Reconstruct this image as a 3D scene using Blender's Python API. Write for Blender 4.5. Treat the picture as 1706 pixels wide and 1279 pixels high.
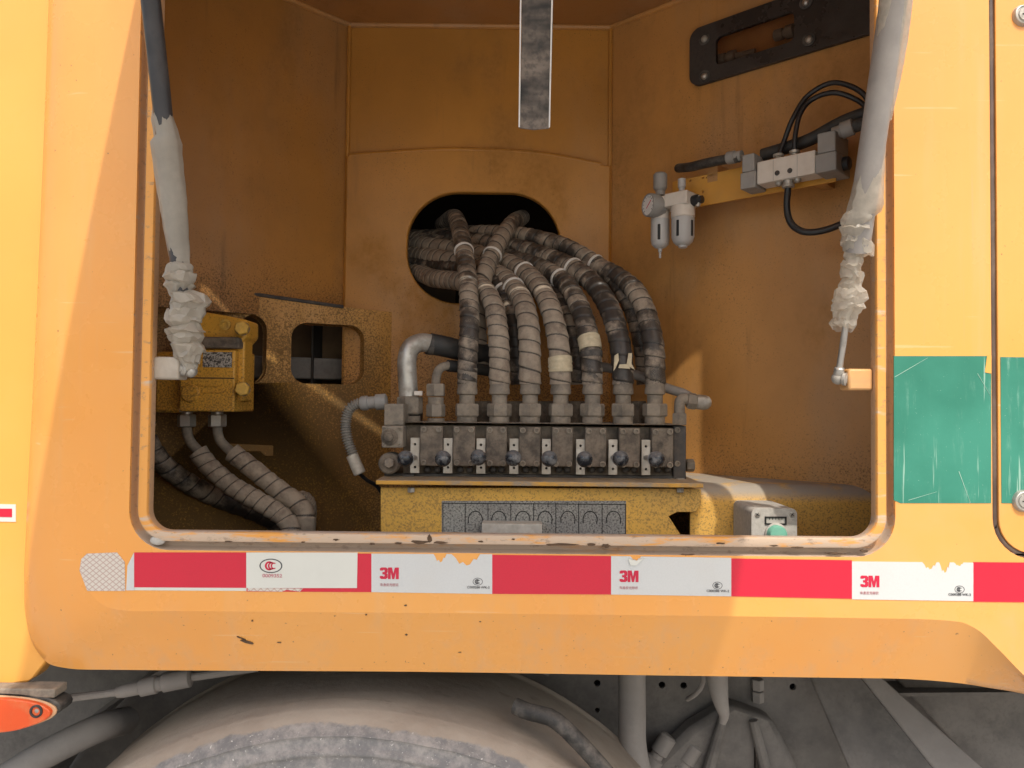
import bpy, bmesh, math, random
from mathutils import Vector, Matrix, noise as mnoise
for o in list(bpy.data.objects): bpy.data.objects.remove(o)
S = bpy.context.scene
R = math.radians
random.seed(7)
# ------------------------------------------------------------------ camera
FPX, CX, CY = 1280.0, 853.0, 639.5            # focal length and centre in photograph pixels
PITCH, ROLL = R(1.58), R(0.58)
CAMROT = (Matrix.Rotation(R(90)+PITCH, 3, 'X') @ Matrix.Rotation(ROLL, 3, 'Z'))
CAMPOS = Vector((0, -1, 0))
cam = bpy.data.cameras.new('camera'); camo = bpy.data.objects.new('camera', cam)
S.collection.objects.link(camo); camo.location = CAMPOS
camo.rotation_euler = CAMROT.to_euler()
cam.sensor_width = 36; cam.lens = 36*FPX/1706; cam.clip_start = .02; cam.clip_end = 500
S.camera = camo
# ------------------------------------------------------------------ sky, sun, exposure
SUN = Vector((.255, -1, 1.43)).normalized()
w = bpy.data.worlds.new('World'); S.world = w; w.use_nodes = True
nt = w.node_tree; bg = nt.nodes['Background']
sky = nt.nodes.new('ShaderNodeTexSky'); sky.sky_type = 'NISHITA'; sky.sun_disc = False
sky.sun_elevation = math.asin(SUN.z); sky.sun_rotation = math.atan2(SUN.x, SUN.y)
sky.air_density = 1.4; sky.dust_density = 4.0; sky.ozone_density = .6
nt.links.new(sky.outputs[0], bg.inputs[0]); bg.inputs[1].default_value = .15
sl = bpy.data.lights.new('sun', 'SUN'); sl.energy = 2.0; sl.angle = R(.6); sl.color = (1, .95, .86)
so = bpy.data.objects.new('sun', sl); S.collection.objects.link(so); so.location = SUN*8
so.rotation_euler = (-SUN).to_track_quat('-Z', 'Y').to_euler()
S.view_settings.view_transform = 'Standard'; S.view_settings.look = 'None'
S.view_settings.exposure = .60; S.view_settings.gamma = 1
S.render.resolution_x, S.render.resolution_y = 1024, 768
S.cycles.max_bounces = 6; S.cycles.diffuse_bounces = 3; S.cycles.glossy_bounces = 3; S.cycles.transmission_bounces = 3

# ------------------------------------------------------------------ pixel -> place
def ray(px, py):
    return CAMROT @ Vector(((px-CX)/FPX, -(py-CY)/FPX, -1))
def P(px, py, Y=0.0):
    d = ray(px, py); return CAMPOS + d*((Y+1)/d.y)
class Wall:                                    # vertical plane through two plan points; n looks at the viewer
    def __init__(s, a, b):
        s.a = Vector((a[0], a[1], 0)); s.u = (Vector((b[0], b[1], 0))-s.a).normalized()
        s.n = Vector((s.u.y, -s.u.x, 0)); s.v = Vector((0, 0, 1))
    def at(s, px, py, off=0):
        d = ray(px, py); o = s.a+s.n*off
        return CAMPOS + d*((o-CAMPOS).dot(s.n)/d.dot(s.n))
    def uv(s, px, py, off=0):
        p = s.at(px, py, off)-s.a; return (p.dot(s.u), p.z)
    def frame(s, off=0): return (s.a+s.n*off, s.u, s.v, s.n)
    def rot(s): return Matrix((s.u, -s.n, s.v)).transposed()
YB = .60
FAC = Wall((0, 0), (1, 0))
BACK = Wall((0, YB), (1, YB))
pl = P(577, 400, YB); pr = P(1015, 400, YB)
LEFT = Wall((pl.x-1, YB-1), (pl.x, YB))
RIGHT = Wall((pr.x, YB), (pr.x+1.1, YB-1))

# ------------------------------------------------------------------ objects
C = S.collection
def thing(name, label, cat, loc=(0,0,0), group=None):
    o = bpy.data.objects.new(name, None); C.objects.link(o); o.location = loc
    o.empty_display_size = .02
    o['label'] = label; o['category'] = cat
    if group: o['group'] = group
    return o
def put(name, me, parent=None, label=None, kind=None, cat=None, group=None):
    o = bpy.data.objects.new(name, me); C.objects.link(o)
    if parent is not None:
        o.parent = parent
        if parent.type == 'EMPTY': o.matrix_parent_inverse = Matrix.Translation(-Vector(parent.location))
    if label: o['label'] = label
    if kind: o['kind'] = kind
    if cat: o['category'] = cat
    if group: o['group'] = group
    return o
ID3 = Matrix.Identity(3)
def frame_for(d):
    d = Vector(d).normalized()
    h = Vector((0,0,1)) if abs(d.z) < .9 else Vector((0,1,0))
    u = h.cross(d).normalized(); return u, d.cross(u), d
def tri_fill(loops):
    bm = bmesh.new(); k = 0; ed = []
    for L in loops:
        vs = [bm.verts.new(p) for p in L]
        ed += [bm.edges.new((vs[i], vs[(i+1) % len(vs)])) for i in range(len(vs))]
    bm.verts.index_update()
    bmesh.ops.triangle_fill(bm, use_beauty=True, use_dissolve=False, edges=ed, normal=(0, 0, 1))
    out = [tuple(v.index for v in f.verts) for f in bm.faces]; bm.free(); return out
class MB:
    def __init__(s): s.v = []; s.f = []; s.ph = []
    def add(s, vs, fs):
        k = len(s.v); s.v += [tuple(p) for p in vs]; s.f += [tuple(k+i for i in f) for f in fs]; return s
    def box(s, c, d, rot=ID3):
        c = Vector(c); h = Vector(d)/2
        vs = [c+rot@Vector((x*h.x, y*h.y, z*h.z)) for x in (-1,1) for y in (-1,1) for z in (-1,1)]
        return s.add(vs, [(0,1,3,2),(4,6,7,5),(0,4,5,1),(2,3,7,6),(0,2,6,4),(1,5,7,3)])
    def lathe(s, o, axis, prof, n=24, start=0.0):           # prof: (radius, height)
        u, v, d = frame_for(axis); o = Vector(o); vs = []; fs = []
        for r, h in prof:
            for k in range(n):
                a = start+2*math.pi*k/n
                vs.append(o+d*h+(u*math.cos(a)+v*math.sin(a))*r)
        m = len(prof)
        for i in range(m-1):
            for k in range(n):
                fs.append((i*n+k, i*n+(k+1)%n, (i+1)*n+(k+1)%n, (i+1)*n+k))
        fs.append(tuple(range(n))[::-1]); fs.append(tuple((m-1)*n+k for k in range(n)))
        return s.add(vs, fs)
    def cyl(s, a, b, r, r2=None, n=20):
        a, b = Vector(a), Vector(b); L = (b-a).length
        return s.lathe(a, b-a, [(r, 0), (r if r2 is None else r2, L)], n)
    def hexa(s, a, b, r, start=.52):
        a, b = Vector(a), Vector(b); L = (b-a).length; c = min(.12*r, L*.2)
        return s.lathe(a, b-a, [(r*.9, 0), (r, c), (r, L-c), (r*.9, L)], 6, start)
    def ball(s, c, r, n=20, sc=(1,1,1)):
        m = n//2; vs = []; fs = []; c = Vector(c)
        for i in range(m+1):
            t = math.pi*i/m
            for k in range(n):
                a = 2*math.pi*k/n
                vs.append(c+Vector((r*sc[0]*math.sin(t)*math.cos(a), r*sc[1]*math.sin(t)*math.sin(a), r*sc[2]*math.cos(t))))
        for i in range(m):
            for k in range(n): fs.append((i*n+k, i*n+(k+1)%n, (i+1)*n+(k+1)%n, (i+1)*n+k)[::-1])
        return s.add(vs, fs)
    def sweep(s, pts, rad, n=14, cap=True, twist=0):         # rad(i, theta) -> radius
        pts = [Vector(p) for p in pts]; m = len(pts); vs = []; fs = []
        t0 = (pts[1]-pts[0]).normalized(); u, v, _ = frame_for(t0)
        for i in range(m):
            t = (pts[min(i+1, m-1)]-pts[max(i-1, 0)]).normalized()
            q = t0.rotation_difference(t); u = q@u; v = q@v; t0 = t
            for k in range(n):
                a = 2*math.pi*k/n
                r = rad(i, a) if callable(rad) else rad
                vs.append(pts[i]+(u*math.cos(a)+v*math.sin(a))*r)
        for i in range(m-1):
            for k in range(n): fs.append((i*n+k, i*n+(k+1)%n, (i+1)*n+(k+1)%n, (i+1)*n+k))
        if cap: fs.append(tuple(range(n))[::-1]); fs.append(tuple((m-1)*n+k for k in range(n)))
        return s.add(vs, fs)
    def prism(s, loops, fr, front=0.0, back=.01):            # loops of (u, v); solid from n*front to n*-back
        o, u, v, nn = fr
        loops = [[Vector((p[0], p[1], 0)) for p in L] for L in loops]
        flat = [p for L in loops for p in L]; n = len(flat)
        tris = tri_fill(loops)
        W = lambda p, d: o+u*p.x+v*p.y+nn*d
        vs = [W(p, front) for p in flat]+[W(p, -back) for p in flat]; fs = []
        for t in tris:
            a, b, c = (flat[i] for i in t)
            if (b-a).cross(c-a).z < 0: t = (t[0], t[2], t[1])
            # u x v = -n or +n decides the winding
            sgn = u.cross(v).dot(nn) > 0
            t1 = tuple(t) if sgn else tuple(t)[::-1]
            fs.append(t1); fs.append(tuple(n+i for i in t1[::-1]))
        k = 0
        for L in loops:
            m = len(L)
            for i in range(m):
                a, b = k+i, k+(i+1) % m
                fs.append((a, b, n+b, n+a))
            k += m
        return s.add(vs, fs)
    def mesh(s, name, mat, smooth=35):
        me = bpy.data.meshes.new(name); me.from_pydata(s.v, [], s.f)
        bm = bmesh.new(); bm.from_mesh(me); bmesh.ops.recalc_face_normals(bm, faces=bm.faces); bm.to_mesh(me); bm.free()
        me.materials.append(mat)
        if smooth:
            me.polygons.foreach_set('use_smooth', [True]*len(me.polygons)); me.set_sharp_from_angle(angle=R(smooth))
        return me
    def build(s, name, mat, parent=None, bev=0, smooth=35, **kw):
        o = put(name, s.mesh(name, mat, smooth), parent, **kw)
        if bev:
            b = o.modifiers.new('bevel', 'BEVEL'); b.width = bev; b.segments = 2; b.limit_method = 'ANGLE'; b.angle_limit = R(40)
            b.harden_normals = False
        return o
def crom(pts, step=.004):
    pts = [Vector(p) for p in pts]; q = [pts[0]*2-pts[1]]+pts+[pts[-1]*2-pts[-2]]; out = []
    for i in range(1, len(q)-2):
        n = max(2, int((q[i+1]-q[i]).length/step))
        for j in range(n):
            t = j/n; a, b, c, d = q[i-1], q[i], q[i+1], q[i+2]
            out.append(.5*((2*b)+(c-a)*t+(2*a-5*b+4*c-d)*t*t+(3*b-a-3*c+d)*t**3))
    out.append(pts[-1]); return out
def rrect(x0, z0, x1, z1, r, n=8, corners=(1,1,1,1)):        # counter-clockwise from bottom-left
    out = []
    for (cx, cz, a0, on) in ((x0+r, z0+r, 180, corners[0]), (x1-r, z0+r, 270, corners[1]), (x1-r, z1-r, 0, corners[2]), (x0+r, z1-r, 90, corners[3])):
        for k in range(n+1):
            a = R(a0+90*k/n); out.append((cx+r*math.cos(a), cz+r*math.sin(a)))
    return out
def text_mesh(body, size, mat, bold=0.0, ext=.0002, align='LEFT'):
    cu = bpy.data.curves.new('txt', 'FONT'); cu.body = body; cu.size = size; cu.extrude = ext; cu.offset = bold
    cu.align_x = align
    t = bpy.data.objects.new('txt', cu); me = bpy.data.meshes.new_from_object(t)
    bpy.data.objects.remove(t); me.materials.clear(); me.materials.append(mat); return me
def text(name, body, size, mat, loc, parent, bold=0.0, sx=1.0, align='LEFT', rot=None, label=None):
    me = text_mesh(body, size, mat, bold, align=align)
    M = Matrix.Translation(loc) @ (rot.to_4x4() if rot else ID3.to_4x4()) @ Matrix.Rotation(R(90), 4, 'X') @ Matrix.Diagonal((sx, 1, 1, 1))
    me.transform(M); return put(name, me, parent, label=label)
def N3(p, f, s=0): return mnoise.noise(Vector((p[0]*f+s, p[1]*f-s*1.7, p[2]*f+s*.6)))

# ------------------------------------------------------------------ materials
class NT:
    def __init__(s, name):
        s.m = bpy.data.materials.new(name); s.m.use_nodes = True; s.t = s.m.node_tree
        s.b = s.t.nodes['Principled BSDF']; s.co = s.t.nodes.new('ShaderNodeTexCoord').outputs['Object']
    def n(s, k, **kw):
        x = s.t.nodes.new(k)
        for a, b in kw.items(): setattr(x, a, b)
        return x
    def l(s, a, b): s.t.links.new(a, b)
    def val(s, sock, v):
        if isinstance(v, (int, float)): sock.default_value = v
        elif isinstance(v, tuple): sock.default_value = (*v, 1) if len(v) == 3 else v
        else: s.l(v, sock)
    def noise(s, scale, detail=4, rough=.55, stretch=None, seed=0.0):
        x = s.n('ShaderNodeTexNoise'); x.inputs['Scale'].default_value = scale
        x.inputs['Detail'].default_value = detail; x.inputs['Roughness'].default_value = rough
        mp = s.n('ShaderNodeMapping'); s.l(s.co, mp.inputs[0]); s.l(mp.outputs[0], x.inputs[0])
        mp.inputs['Location'].default_value = (seed, seed*.7, -seed)
        if stretch: mp.inputs['Scale'].default_value = stretch
        return x.outputs[0]
    def ramp(s, f, lo, hi, a=0.0, b=1.0):
        x = s.n('ShaderNodeMapRange'); x.interpolation_type = 'SMOOTHSTEP'
        s.val(x.inputs[0], f)
        for i, q in enumerate((lo, hi, a, b)): x.inputs[1+i].default_value = q
        return x.outputs[0]
    def math(s, op, a, b=0.0):
        x = s.n('ShaderNodeMath', operation=op); s.val(x.inputs[0], a); s.val(x.inputs[1], b); return x.outputs[0]
    def mix(s, f, a, b):
        x = s.n('ShaderNodeMix', data_type='RGBA'); s.val(x.inputs[0], f); s.val(x.inputs[6], a); s.val(x.inputs[7], b); return x.outputs[2]
    def axis(s, i):
        x = s.n('ShaderNodeSeparateXYZ'); s.l(s.co, x.inputs[0]); return x.outputs[i]
    def up(s):                                              # how much the surface faces the sky (dust settles there)
        g = s.n('ShaderNodeNewGeometry'); x = s.n('ShaderNodeSeparateXYZ'); s.l(g.outputs['Normal'], x.inputs[0]); return x.outputs[2]
    def bump(s, h, strength=.3, dist=.001):
        x = s.n('ShaderNodeBump'); x.inputs['Strength'].default_value = strength; x.inputs['Distance'].default_value = dist
        s.l(h, x.inputs['Height']); s.l(x.outputs[0], s.b.inputs['Normal'])
    def out(s, col, rough=.5, metal=0.0, spec=.5, coat=0.0):
        s.val(s.b.inputs['Base Color'], col); s.val(s.b.inputs['Roughness'], rough); s.val(s.b.inputs['Metallic'], metal)
        s.b.inputs['Specular IOR Level'].default_value = spec
        s.b.inputs['Coat Weight'].default_value = coat; s.b.inputs['Coat Roughness'].default_value = .12
        return s.m
YEL = (.80, .335, .052)
DUST = (.33, .27, .20)
def m_facade():
    k = NT('facade_paint')
    c = k.mix(k.ramp(k.noise(3.0, 5), .35, .65), (.80, .345, .076), (.80, .372, .090))
    streak = k.ramp(k.noise(9, 5, .62, (2.4, 1, .16), 3), .50, .78)
    c = k.mix(k.math('MULTIPLY', streak, .30), c, (.62, .42, .24))
    film = k.ramp(k.noise(2.6, 7, .65, None, 9), .45, .72)
    c = k.mix(k.math('MULTIPLY', film, .24), c, (.66, .42, .22))
    low = k.math('MULTIPLY', k.ramp(k.axis(2), -.36, -.18, 1.0, 0.0), k.ramp(k.noise(22, 6, .7, (1, 1, .6), 13), .48, .72))
    c = k.mix(k.math('MULTIPLY', low, .24), c, (.50, .38, .27))
    hair = k.ramp(k.noise(55, 3, .5, (.10, 1, 2.6), 17), .70, .74)
    c = k.mix(k.math('MULTIPLY', hair, .30), c, (.82, .60, .36))
    hair2 = k.ramp(k.noise(48, 3, .5, (2.2, 1, .07), 27), .70, .74)
    c = k.mix(k.math('MULTIPLY', hair2, .22), c, (.55, .33, .16))
    sp = k.ramp(k.noise(170, 3, .55, None, 5), .715, .74)
    c = k.mix(k.math('MULTIPLY', sp, .8), c, (.16, .085, .04))
    h = k.math('ADD', k.math('MULTIPLY', k.noise(420, 2), .10), k.math('MULTIPLY', k.noise(4.5, 3, .5, None, 6), 4.0))
    k.bump(h, .10, .0012)
    return k.out(c, k.ramp(k.math('ADD', k.noise(9, 5), k.math('MULTIPLY', film, .3)), .3, .95, .20, .55), 0, .5, .10)
def m_inner(name, base, speck=.0, dust=.2, z0=-.1, z1=.3, seed=0.0, speckcol=(.085, .052, .026), thr=.0, xf=None):
    """compartment paint: dust film and rusty spatter that grows towards the bottom, where spray reaches"""
    k = NT(name)
    c = k.mix(k.ramp(k.noise(4, 5, .6, None, seed), .35, .65), base, tuple(x*.86 for x in base))
    c = k.mix(k.math('MULTIPLY', k.ramp(k.noise(5, 5, .6, (1, 1, .4), seed+4), .45, .75), dust), c, DUST)
    big = k.math('ADD', k.ramp(k.axis(2), z0, z1, 1.0, 0.0), k.math('MULTIPLY', k.math('SUBTRACT', k.noise(7, 4, .6, None, seed+2), .5), 1.4))
    if xf: big = k.math('ADD', big, k.ramp(k.axis(0), xf[0], xf[1], 0.0, -.7))
    fine = k.noise(300, 4, .72, None, seed+8)
    mask = k.ramp(k.math('ADD', fine, k.math('MULTIPLY', big, .30*speck)), .58+thr, .78+thr)
    c = k.mix(k.math('MULTIPLY', mask, .80), c, speckcol)
    streak = k.ramp(k.noise(26, 4, .6, (1, 1, .10), seed+6), .60, .78)
    c = k.mix(k.math('MULTIPLY', streak, .55*speck), c, (.10, .06, .03))
    grime = k.math('MULTIPLY', k.ramp(k.noise(5.5, 7, .68, (1, 1, .55), seed+15), .47, .74), k.ramp(k.noise(90, 4, .7, None, seed+16), .3, .65, .45, 1.0))
    c = k.mix(k.math('MULTIPLY', grime, .42), c, (.15, .085, .032))
    h = k.math('ADD', k.math('MULTIPLY', k.noise(300, 3), .5), k.math('MULTIPLY', k.noise(5, 3, .5, None, seed), 4.0))
    k.bump(h, .14, .0012)
    return k.out(c, k.ramp(k.math('MAXIMUM', mask, grime), 0, 1, .36, .8), 0, .4)
def m_plain(name, col, rough=.5, metal=0.0, var=.15, dust=0.0, dustcol=DUST, scale=30, bump=.1, spec=.5, upd=.0, fine=160, rnd=.0):
    k = NT(name)
    c = k.mix(k.ramp(k.noise(scale, 5), .3, .7), col, tuple(max(0, x*(1-var)) for x in col))
    d = 0.0; r = rough
    if rnd: c = k.mix(k.math('MULTIPLY', k.n('ShaderNodeObjectInfo').outputs['Random'], rnd), c, tuple(x*.45 for x in col))
    if dust or upd:
        f = k.ramp(k.noise(scale*.8, 6, .65, None, 3.3), .5-.4*dust, .75-.15*dust)
        if upd: f = k.math('MAXIMUM', f, k.math('MULTIPLY', k.ramp(k.up(), .1, .8), upd))
        g = k.math('MULTIPLY', f, k.ramp(k.noise(fine, 3, .6, None, 1), .3, .55, .55, 1.0))
        c = k.mix(k.math('MINIMUM', k.math('MULTIPLY', g, max(dust, upd)*1.3), .95), c, dustcol); r = k.ramp(f, 0, 1, rough, .85)
    if bump: k.bump(k.noise(fine, 4), bump, .001)
    return k.out(c, r, metal, spec)
def m_wrap(name, dust, seed):
    """spiral sleeve: dust differs from turn to turn, is rubbed off in patches; colour darkens in the grooves"""
    k = NT(name)
    at = k.n('ShaderNodeAttribute', attribute_name='phase').outputs['Fac']
    tn = k.n('ShaderNodeAttribute', attribute_name='turn').outputs['Fac']
    wn = k.n('ShaderNodeTexWhiteNoise', noise_dimensions='1D'); k.l(tn, wn.inputs['W'])
    per = k.math('MULTIPLY', k.math('SUBTRACT', wn.outputs['Value'], .5), .20)
    patch = k.math('ADD', k.math('ADD', k.noise(22, 3, .5, None, seed), k.math('MULTIPLY', k.math('SUBTRACT', k.noise(120, 4, .7, None, seed+3), .5), .35)), per)
    f = k.ramp(patch, .62-.52*dust, .86-.46*dust)
    f = k.math('MAXIMUM', f, k.math('MULTIPLY', k.ramp(k.up(), .1, .9), .5*dust))
    f = k.math('MAXIMUM', f, .04+.16*dust)
    groove = k.ramp(at, .025, .085)
    f = k.math('MULTIPLY', f, k.math('ADD', k.math('MULTIPLY', groove, .92), .08))
    tone = k.mix(k.ramp(k.noise(70, 4, .65, None, seed+7), .35, .65), (.36, .295, .225), (.235, .185, .142))
    tone = k.mix(k.ramp(wn.outputs['Value'], 0, 1, 0, .35), tone, (.43, .36, .28))
    c = k.mix(k.math('MINIMUM', f, .95), (.024, .021, .020), tone)
    k.bump(k.noise(210, 4, .65, None, seed), .30, .0010)
    return k.out(c, k.ramp(f, 0, 1, .40, .9), 0, .4)
M = {}
M['facade'] = m_facade()
M['fender'] = m_plain('fender_paint', (.82, .39, .078), .32, 0, .06, .06, (.66, .45, .25), 5, .04)
M['back'] = m_inner('back_wall_paint', (.55, .250, .046), .62, .18, -.12, .32, 1)
M['left_up'] = m_inner('left_wall_paint', (.47, .212, .046), .80, .22, .08, .36, 11)
M['left_low'] = m_inner('left_lower_paint', (.58, .285, .050), .95, .24, -.05, .40, 21, (.11, .068, .028), .0, (-.34, -.10))
M['right'] = m_inner('right_wall_paint', (.58, .280, .080), .70, .34, -.34, .06, 31, (.12, .075, .036))
M['bracket'] = m_inner('bracket_paint', (.76, .44, .085), .50, .30, -.2, .15, 41, (.27, .16, .06), .02)
M['ceiling'] = m_inner('ceiling_paint', (.46, .212, .060), .2, .3, -1, -.5, 51)
M['shelf'] = m_plain('dusty_bracket_plate', (.70, .37, .06), .6, 0, .2, .30, DUST, 30, .15, .4, .85)
M['void'] = m_plain('cavity_shade_black', (.035, .028, .022), .9, 0, .3, .2, (.08, .06, .045), 20)  # near-black colour stands in for the shade inside cavities
M['steel'] = m_plain('zinc_plated_steel', (.52, .50, .46), .38, .75, .15, .35, (.42, .37, .30), 40)
M['dusty_steel'] = m_plain('dust_caked_steel', (.25, .215, .175), .7, .15, .35, .58, (.36, .30, .23), 55, .45, rnd=.6)
M['cast'] = m_plain('dusty_cast_iron', (.12, .098, .078), .85, 0, .4, .50, (.29, .232, .172), 60, .6, rnd=.7)
M['cast_dark'] = m_plain('oily_dark_iron', (.055, .05, .048), .6, 0, .3, .30, (.20, .165, .13), 60, .25)
M['alu'] = m_plain('dusty_aluminium', (.58, .54, .47), .55, .2, .15, .40, (.40, .35, .28), 90, .15)
M['knob'] = m_plain('black_plastic_knob', (.02, .022, .027), .22, 0, .1, .12, (.34, .33, .32), 70, .05, .5, .55)
M['rubber'] = m_plain('dusty_black_rubber', (.028, .027, .026), .55, 0, .2, .35, (.25, .22, .19), 45, .15, .4, .35)
M['blackhose'] = m_plain('dark_hose_rubber', (.03, .03, .03), .6, 0, .3, .25, (.15, .13, .10), 30, .15)
M['cable'] = m_plain('black_cable', (.018, .018, .020), .35, 0, .1, .08, (.2, .17, .14), 30, .03)
M['bag'] = None
M['white_plastic'] = m_plain('pale_valve_body', (.66, .60, .53), .45, 0, .06, .15, (.5, .42, .32), 60, .05)
M['grey_plastic'] = m_plain('grey_plastic', (.30, .29, .275), .5, 0, .1, .2, (.42, .37, .30), 60, .05)
M['bowl'] = m_plain('grey_filter_bowl', (.47, .46, .45), .35, 0, .06, .12, (.5, .44, .36), 60, .03)
M['black'] = m_plain('black_detail', (.012, .012, .012), .5, 0, .1, 0, DUST, 40, 0)
M['white'] = m_plain('white_print', (.75, .74, .72), .5, 0, .03, 0, DUST, 40, 0)
M['band'] = m_plain('white_marker_band', (.78, .75, .70), .5, 0, .1, .15, DUST, 50, .1)
M['tape_tan'] = m_plain('masking_tape', (.62, .53, .36), .7, 0, .2, .25, DUST, 90, .4)
M['seal'] = m_plain('door_seal_rubber', (.10, .065, .05), .35, 0, .3, .25, (.3, .22, .16), 25, .05)
M['yellow_cast'] = m_inner('yellow_casting_paint', (.76, .40, .055), .65, .34, -.1, .3, 61, (.15, .085, .035), .01)
M['bolt_yellow'] = m_plain('yellow_painted_bolt', (.70, .42, .07), .6, 0, .25, .35, (.42, .28, .12), 120, .3)
M['box_grey'] = m_plain('speckled_grey_box', (.52, .49, .44), .7, 0, .1, .40, (.30, .27, .23), 150, .2, .4, .3, 420)
M['mint'] = m_plain('mint_button', (.20, .52, .38), .5, 0, .1, .25, (.5, .5, .42), 40, .05)
M['strap'] = None
M['concrete'] = m_plain('pale_concrete', (.42, .40, .37), .9, 0, .2, .2, (.36, .33, .29), 2, .2)
M['under'] = m_plain('dusty_chassis_paint', (.15, .138, .128), .9, 0, .3, .5, (.24, .218, .196), 14, .2)
M['under_light'] = m_plain('dust_coated_bar', (.27, .245, .225), .85, 0, .15, .4, (.36, .33, .30), 10, .15)
M['wrapA'] = m_wrap('hose_wrap_pale_dust', 1.0, 1.0)
M['wrapB'] = m_wrap('hose_wrap_dusty', .78, 2.0)
M['wrapC'] = m_wrap('hose_wrap_patchy', .50, 3.0)
M['wrapD'] = m_wrap('hose_wrap_dark', .30, 4.0)
def m_bag(name, tint, op):
    k = NT(name)
    k.out(k.mix(k.ramp(k.noise(28, 5), .3, .7), tint, tuple(x*.86 for x in tint)), .24, 0, .6)
    k.bump(k.noise(60, 6, .7, (1.4, 1.4, .7)), .55, .0022)
    tr = k.n('ShaderNodeBsdfTranslucent'); tr.inputs[0].default_value = (*tint, 1)
    tp = k.n('ShaderNodeBsdfTransparent'); tp.inputs[0].default_value = (.93, .91, .88, 1)
    a = k.n('ShaderNodeMixShader'); a.inputs[0].default_value = .5
    k.l(k.b.outputs[0], a.inputs[1]); k.l(tr.outputs[0], a.inputs[2])
    b = k.n('ShaderNodeMixShader'); k.val(b.inputs[0], k.ramp(k.noise(40, 4, .6, None, 5), .3, .75, op, min(1, op+.35)))
    k.l(tp.outputs[0], b.inputs[1]); k.l(a.outputs[0], b.inputs[2])
    k.l(b.outputs[0], k.t.nodes['Material Output'].inputs[0]); return k.m
M['bag'] = m_bag('crumpled_plastic_film', (.66, .60, .51), .86)
M['bag_thin'] = m_bag('thin_plastic_film', (.78, .72, .62), .50)
# ================================================================== setting
g = MB().box((0, 0, -1.51), (60, 60, .1)).build('ground', M['concrete'], kind='structure')
g['label'] = 'pale concrete yard under the truck'
FF = FAC.frame()
def fx(px, py, Y=0): p = P(px, py, Y); return (p.x, p.z)
# ------------------------------------------------------------------ side panel with the hatch opening
panel = thing('side_panel', 'orange yellow truck side panel with large hatch opening and reflective tape', 'panel', (0, 0, -.36))
XL, ZB = fx(245, 886); XR, _ = fx(1461, 896); ZT = .775
ZB = fx(850, 891)[1]
RI, GUT = .028, .024
def off_loop(o, n=8): return rrect(XL-o, ZB-o, XR+o, ZT+o, RI+o, n)
pairs = [((171,-760),(108,-760)), ((165,-330),(97,-330)), ((160,0),(86,0)), ((152,300),(75,300)), ((140,600),(62,600)), ((130,800),(52,800)), ((128,920),(45,960)),
         ((138,965),(45,1040)), ((165,1003),(66,1090)), ((210,1017),(105,1112)), ((330,1018),(230,1116)), ((700,1021),(700,1119)),
         ((1100,1025),(1100,1125)), ((1400,1029),(1400,1129)), ((1570,1033),(1510,1131)), ((1622,1045),(1590,1137)), ((1660,1078),(1650,1146)), ((1706,1125),(1712,1157)), ((1780,1195),(1830,1185)), ((1850,1250),(1940,1262))]
inn = crom([P(*a, 0) for a, b in pairs], .02)
DEP = .045
outp = []
q = [(Vector((*fx(*a), 0)), Vector((*fx(*b, DEP), 0))) for a, b in pairs]
# resample both paths with the same parameter
def cr(pts, i, t):
    a, b, c, d = pts[max(i-1, 0)], pts[i], pts[i+1], pts[min(i+2, len(pts)-1)]
    return .5*((2*b)+(c-a)*t+(2*a-5*b+4*c-d)*t*t+(3*b-a-3*c+d)*t**3)
IN, OUT = [x for x, _ in q], [x for _, x in q]
rows = []; NS = 7
for i in range(len(q)-1):
    n = 8
    for j in range(n):
        t = j/n; rows.append((cr(IN, i, t), cr(OUT, i, t), (i+t)))
rows.append((IN[-1], OUT[-1], float(len(q)-1)))
vs = []; fs = []
for a, b, s in rows:
    wgt = max(0, min(1, (s-6)/3.5))                         # 0 = soft fold at the left, 1 = flat bevel along the bottom
    for k in range(NS+1):
        t = k/NS
        l = (1-wgt)*math.sin(t*math.pi/2)+wgt*t; d = (1-wgt)*(1-math.cos(t*math.pi/2))+wgt*t
        p = a.lerp(b, l); vs.append((p.x, d*DEP, p.y))
    p = b; vs.append((p.x, DEP+.022, p.y))                  # return edge
m = NS+2
for i in range(len(rows)-1):
    for k in range(m-1): fs.append((i*m+k, (i+1)*m+k, (i+1)*m+k+1, i*m+k+1))
MB().add(vs, fs).build('skirt', M['facade'], panel, smooth=60, label='folded edge and bevelled skirt along the bottom of the panel')
loop = [(a.x, a.y) for a, b, s in rows]
gx0 = fx(1651, 500)[0]; gz0 = fx(1706, 931)[1]; gr = .052
loop += [(1.2, loop[-1][1]), (1.2, gz0)]
for k in range(9):
    a = R(270-90*k/8); loop.append((gx0+gr+gr*math.cos(a), gz0+gr+gr*math.sin(a)))
loop += [(gx0, loop[0][1])]
# start of loop must stay simple: crease path runs downwards at the left, so the polygon is counter-clockwise
MB().prism([loop, off_loop(GUT)[::-1]], FF, 0, .003).build('outer_skin', M['facade'], panel)
prof = [(0, .016), (0, .0006), (.0012, -.001), (.0105, -.001), (.0125, .0005), (.0142, .014), (.0208, .015), (.0230, .012), (GUT, 0.0)]
vs = []; fs = []; m = None
for o, y in prof:
    L = off_loop(o); m = len(L); vs += [(x, y, z) for x, z in L]
for i in range(len(prof)-1):
    for k in range(m): fs.append((i*m+k, i*m+(k+1)%m, (i+1)*m+(k+1)%m, (i+1)*m+k))
kf = NT('worn_frame_paint')
wear = kf.ramp(kf.math('ADD', kf.noise(34, 7, .7, (.35, 1, 2.0)), kf.ramp(kf.axis(2), ZB-.03, ZB+.05, .16, -.10)), .47, .62)
cf = kf.mix(kf.math('MULTIPLY', wear, .86), (.74, .34, .080), (.54, .44, .35))
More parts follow.
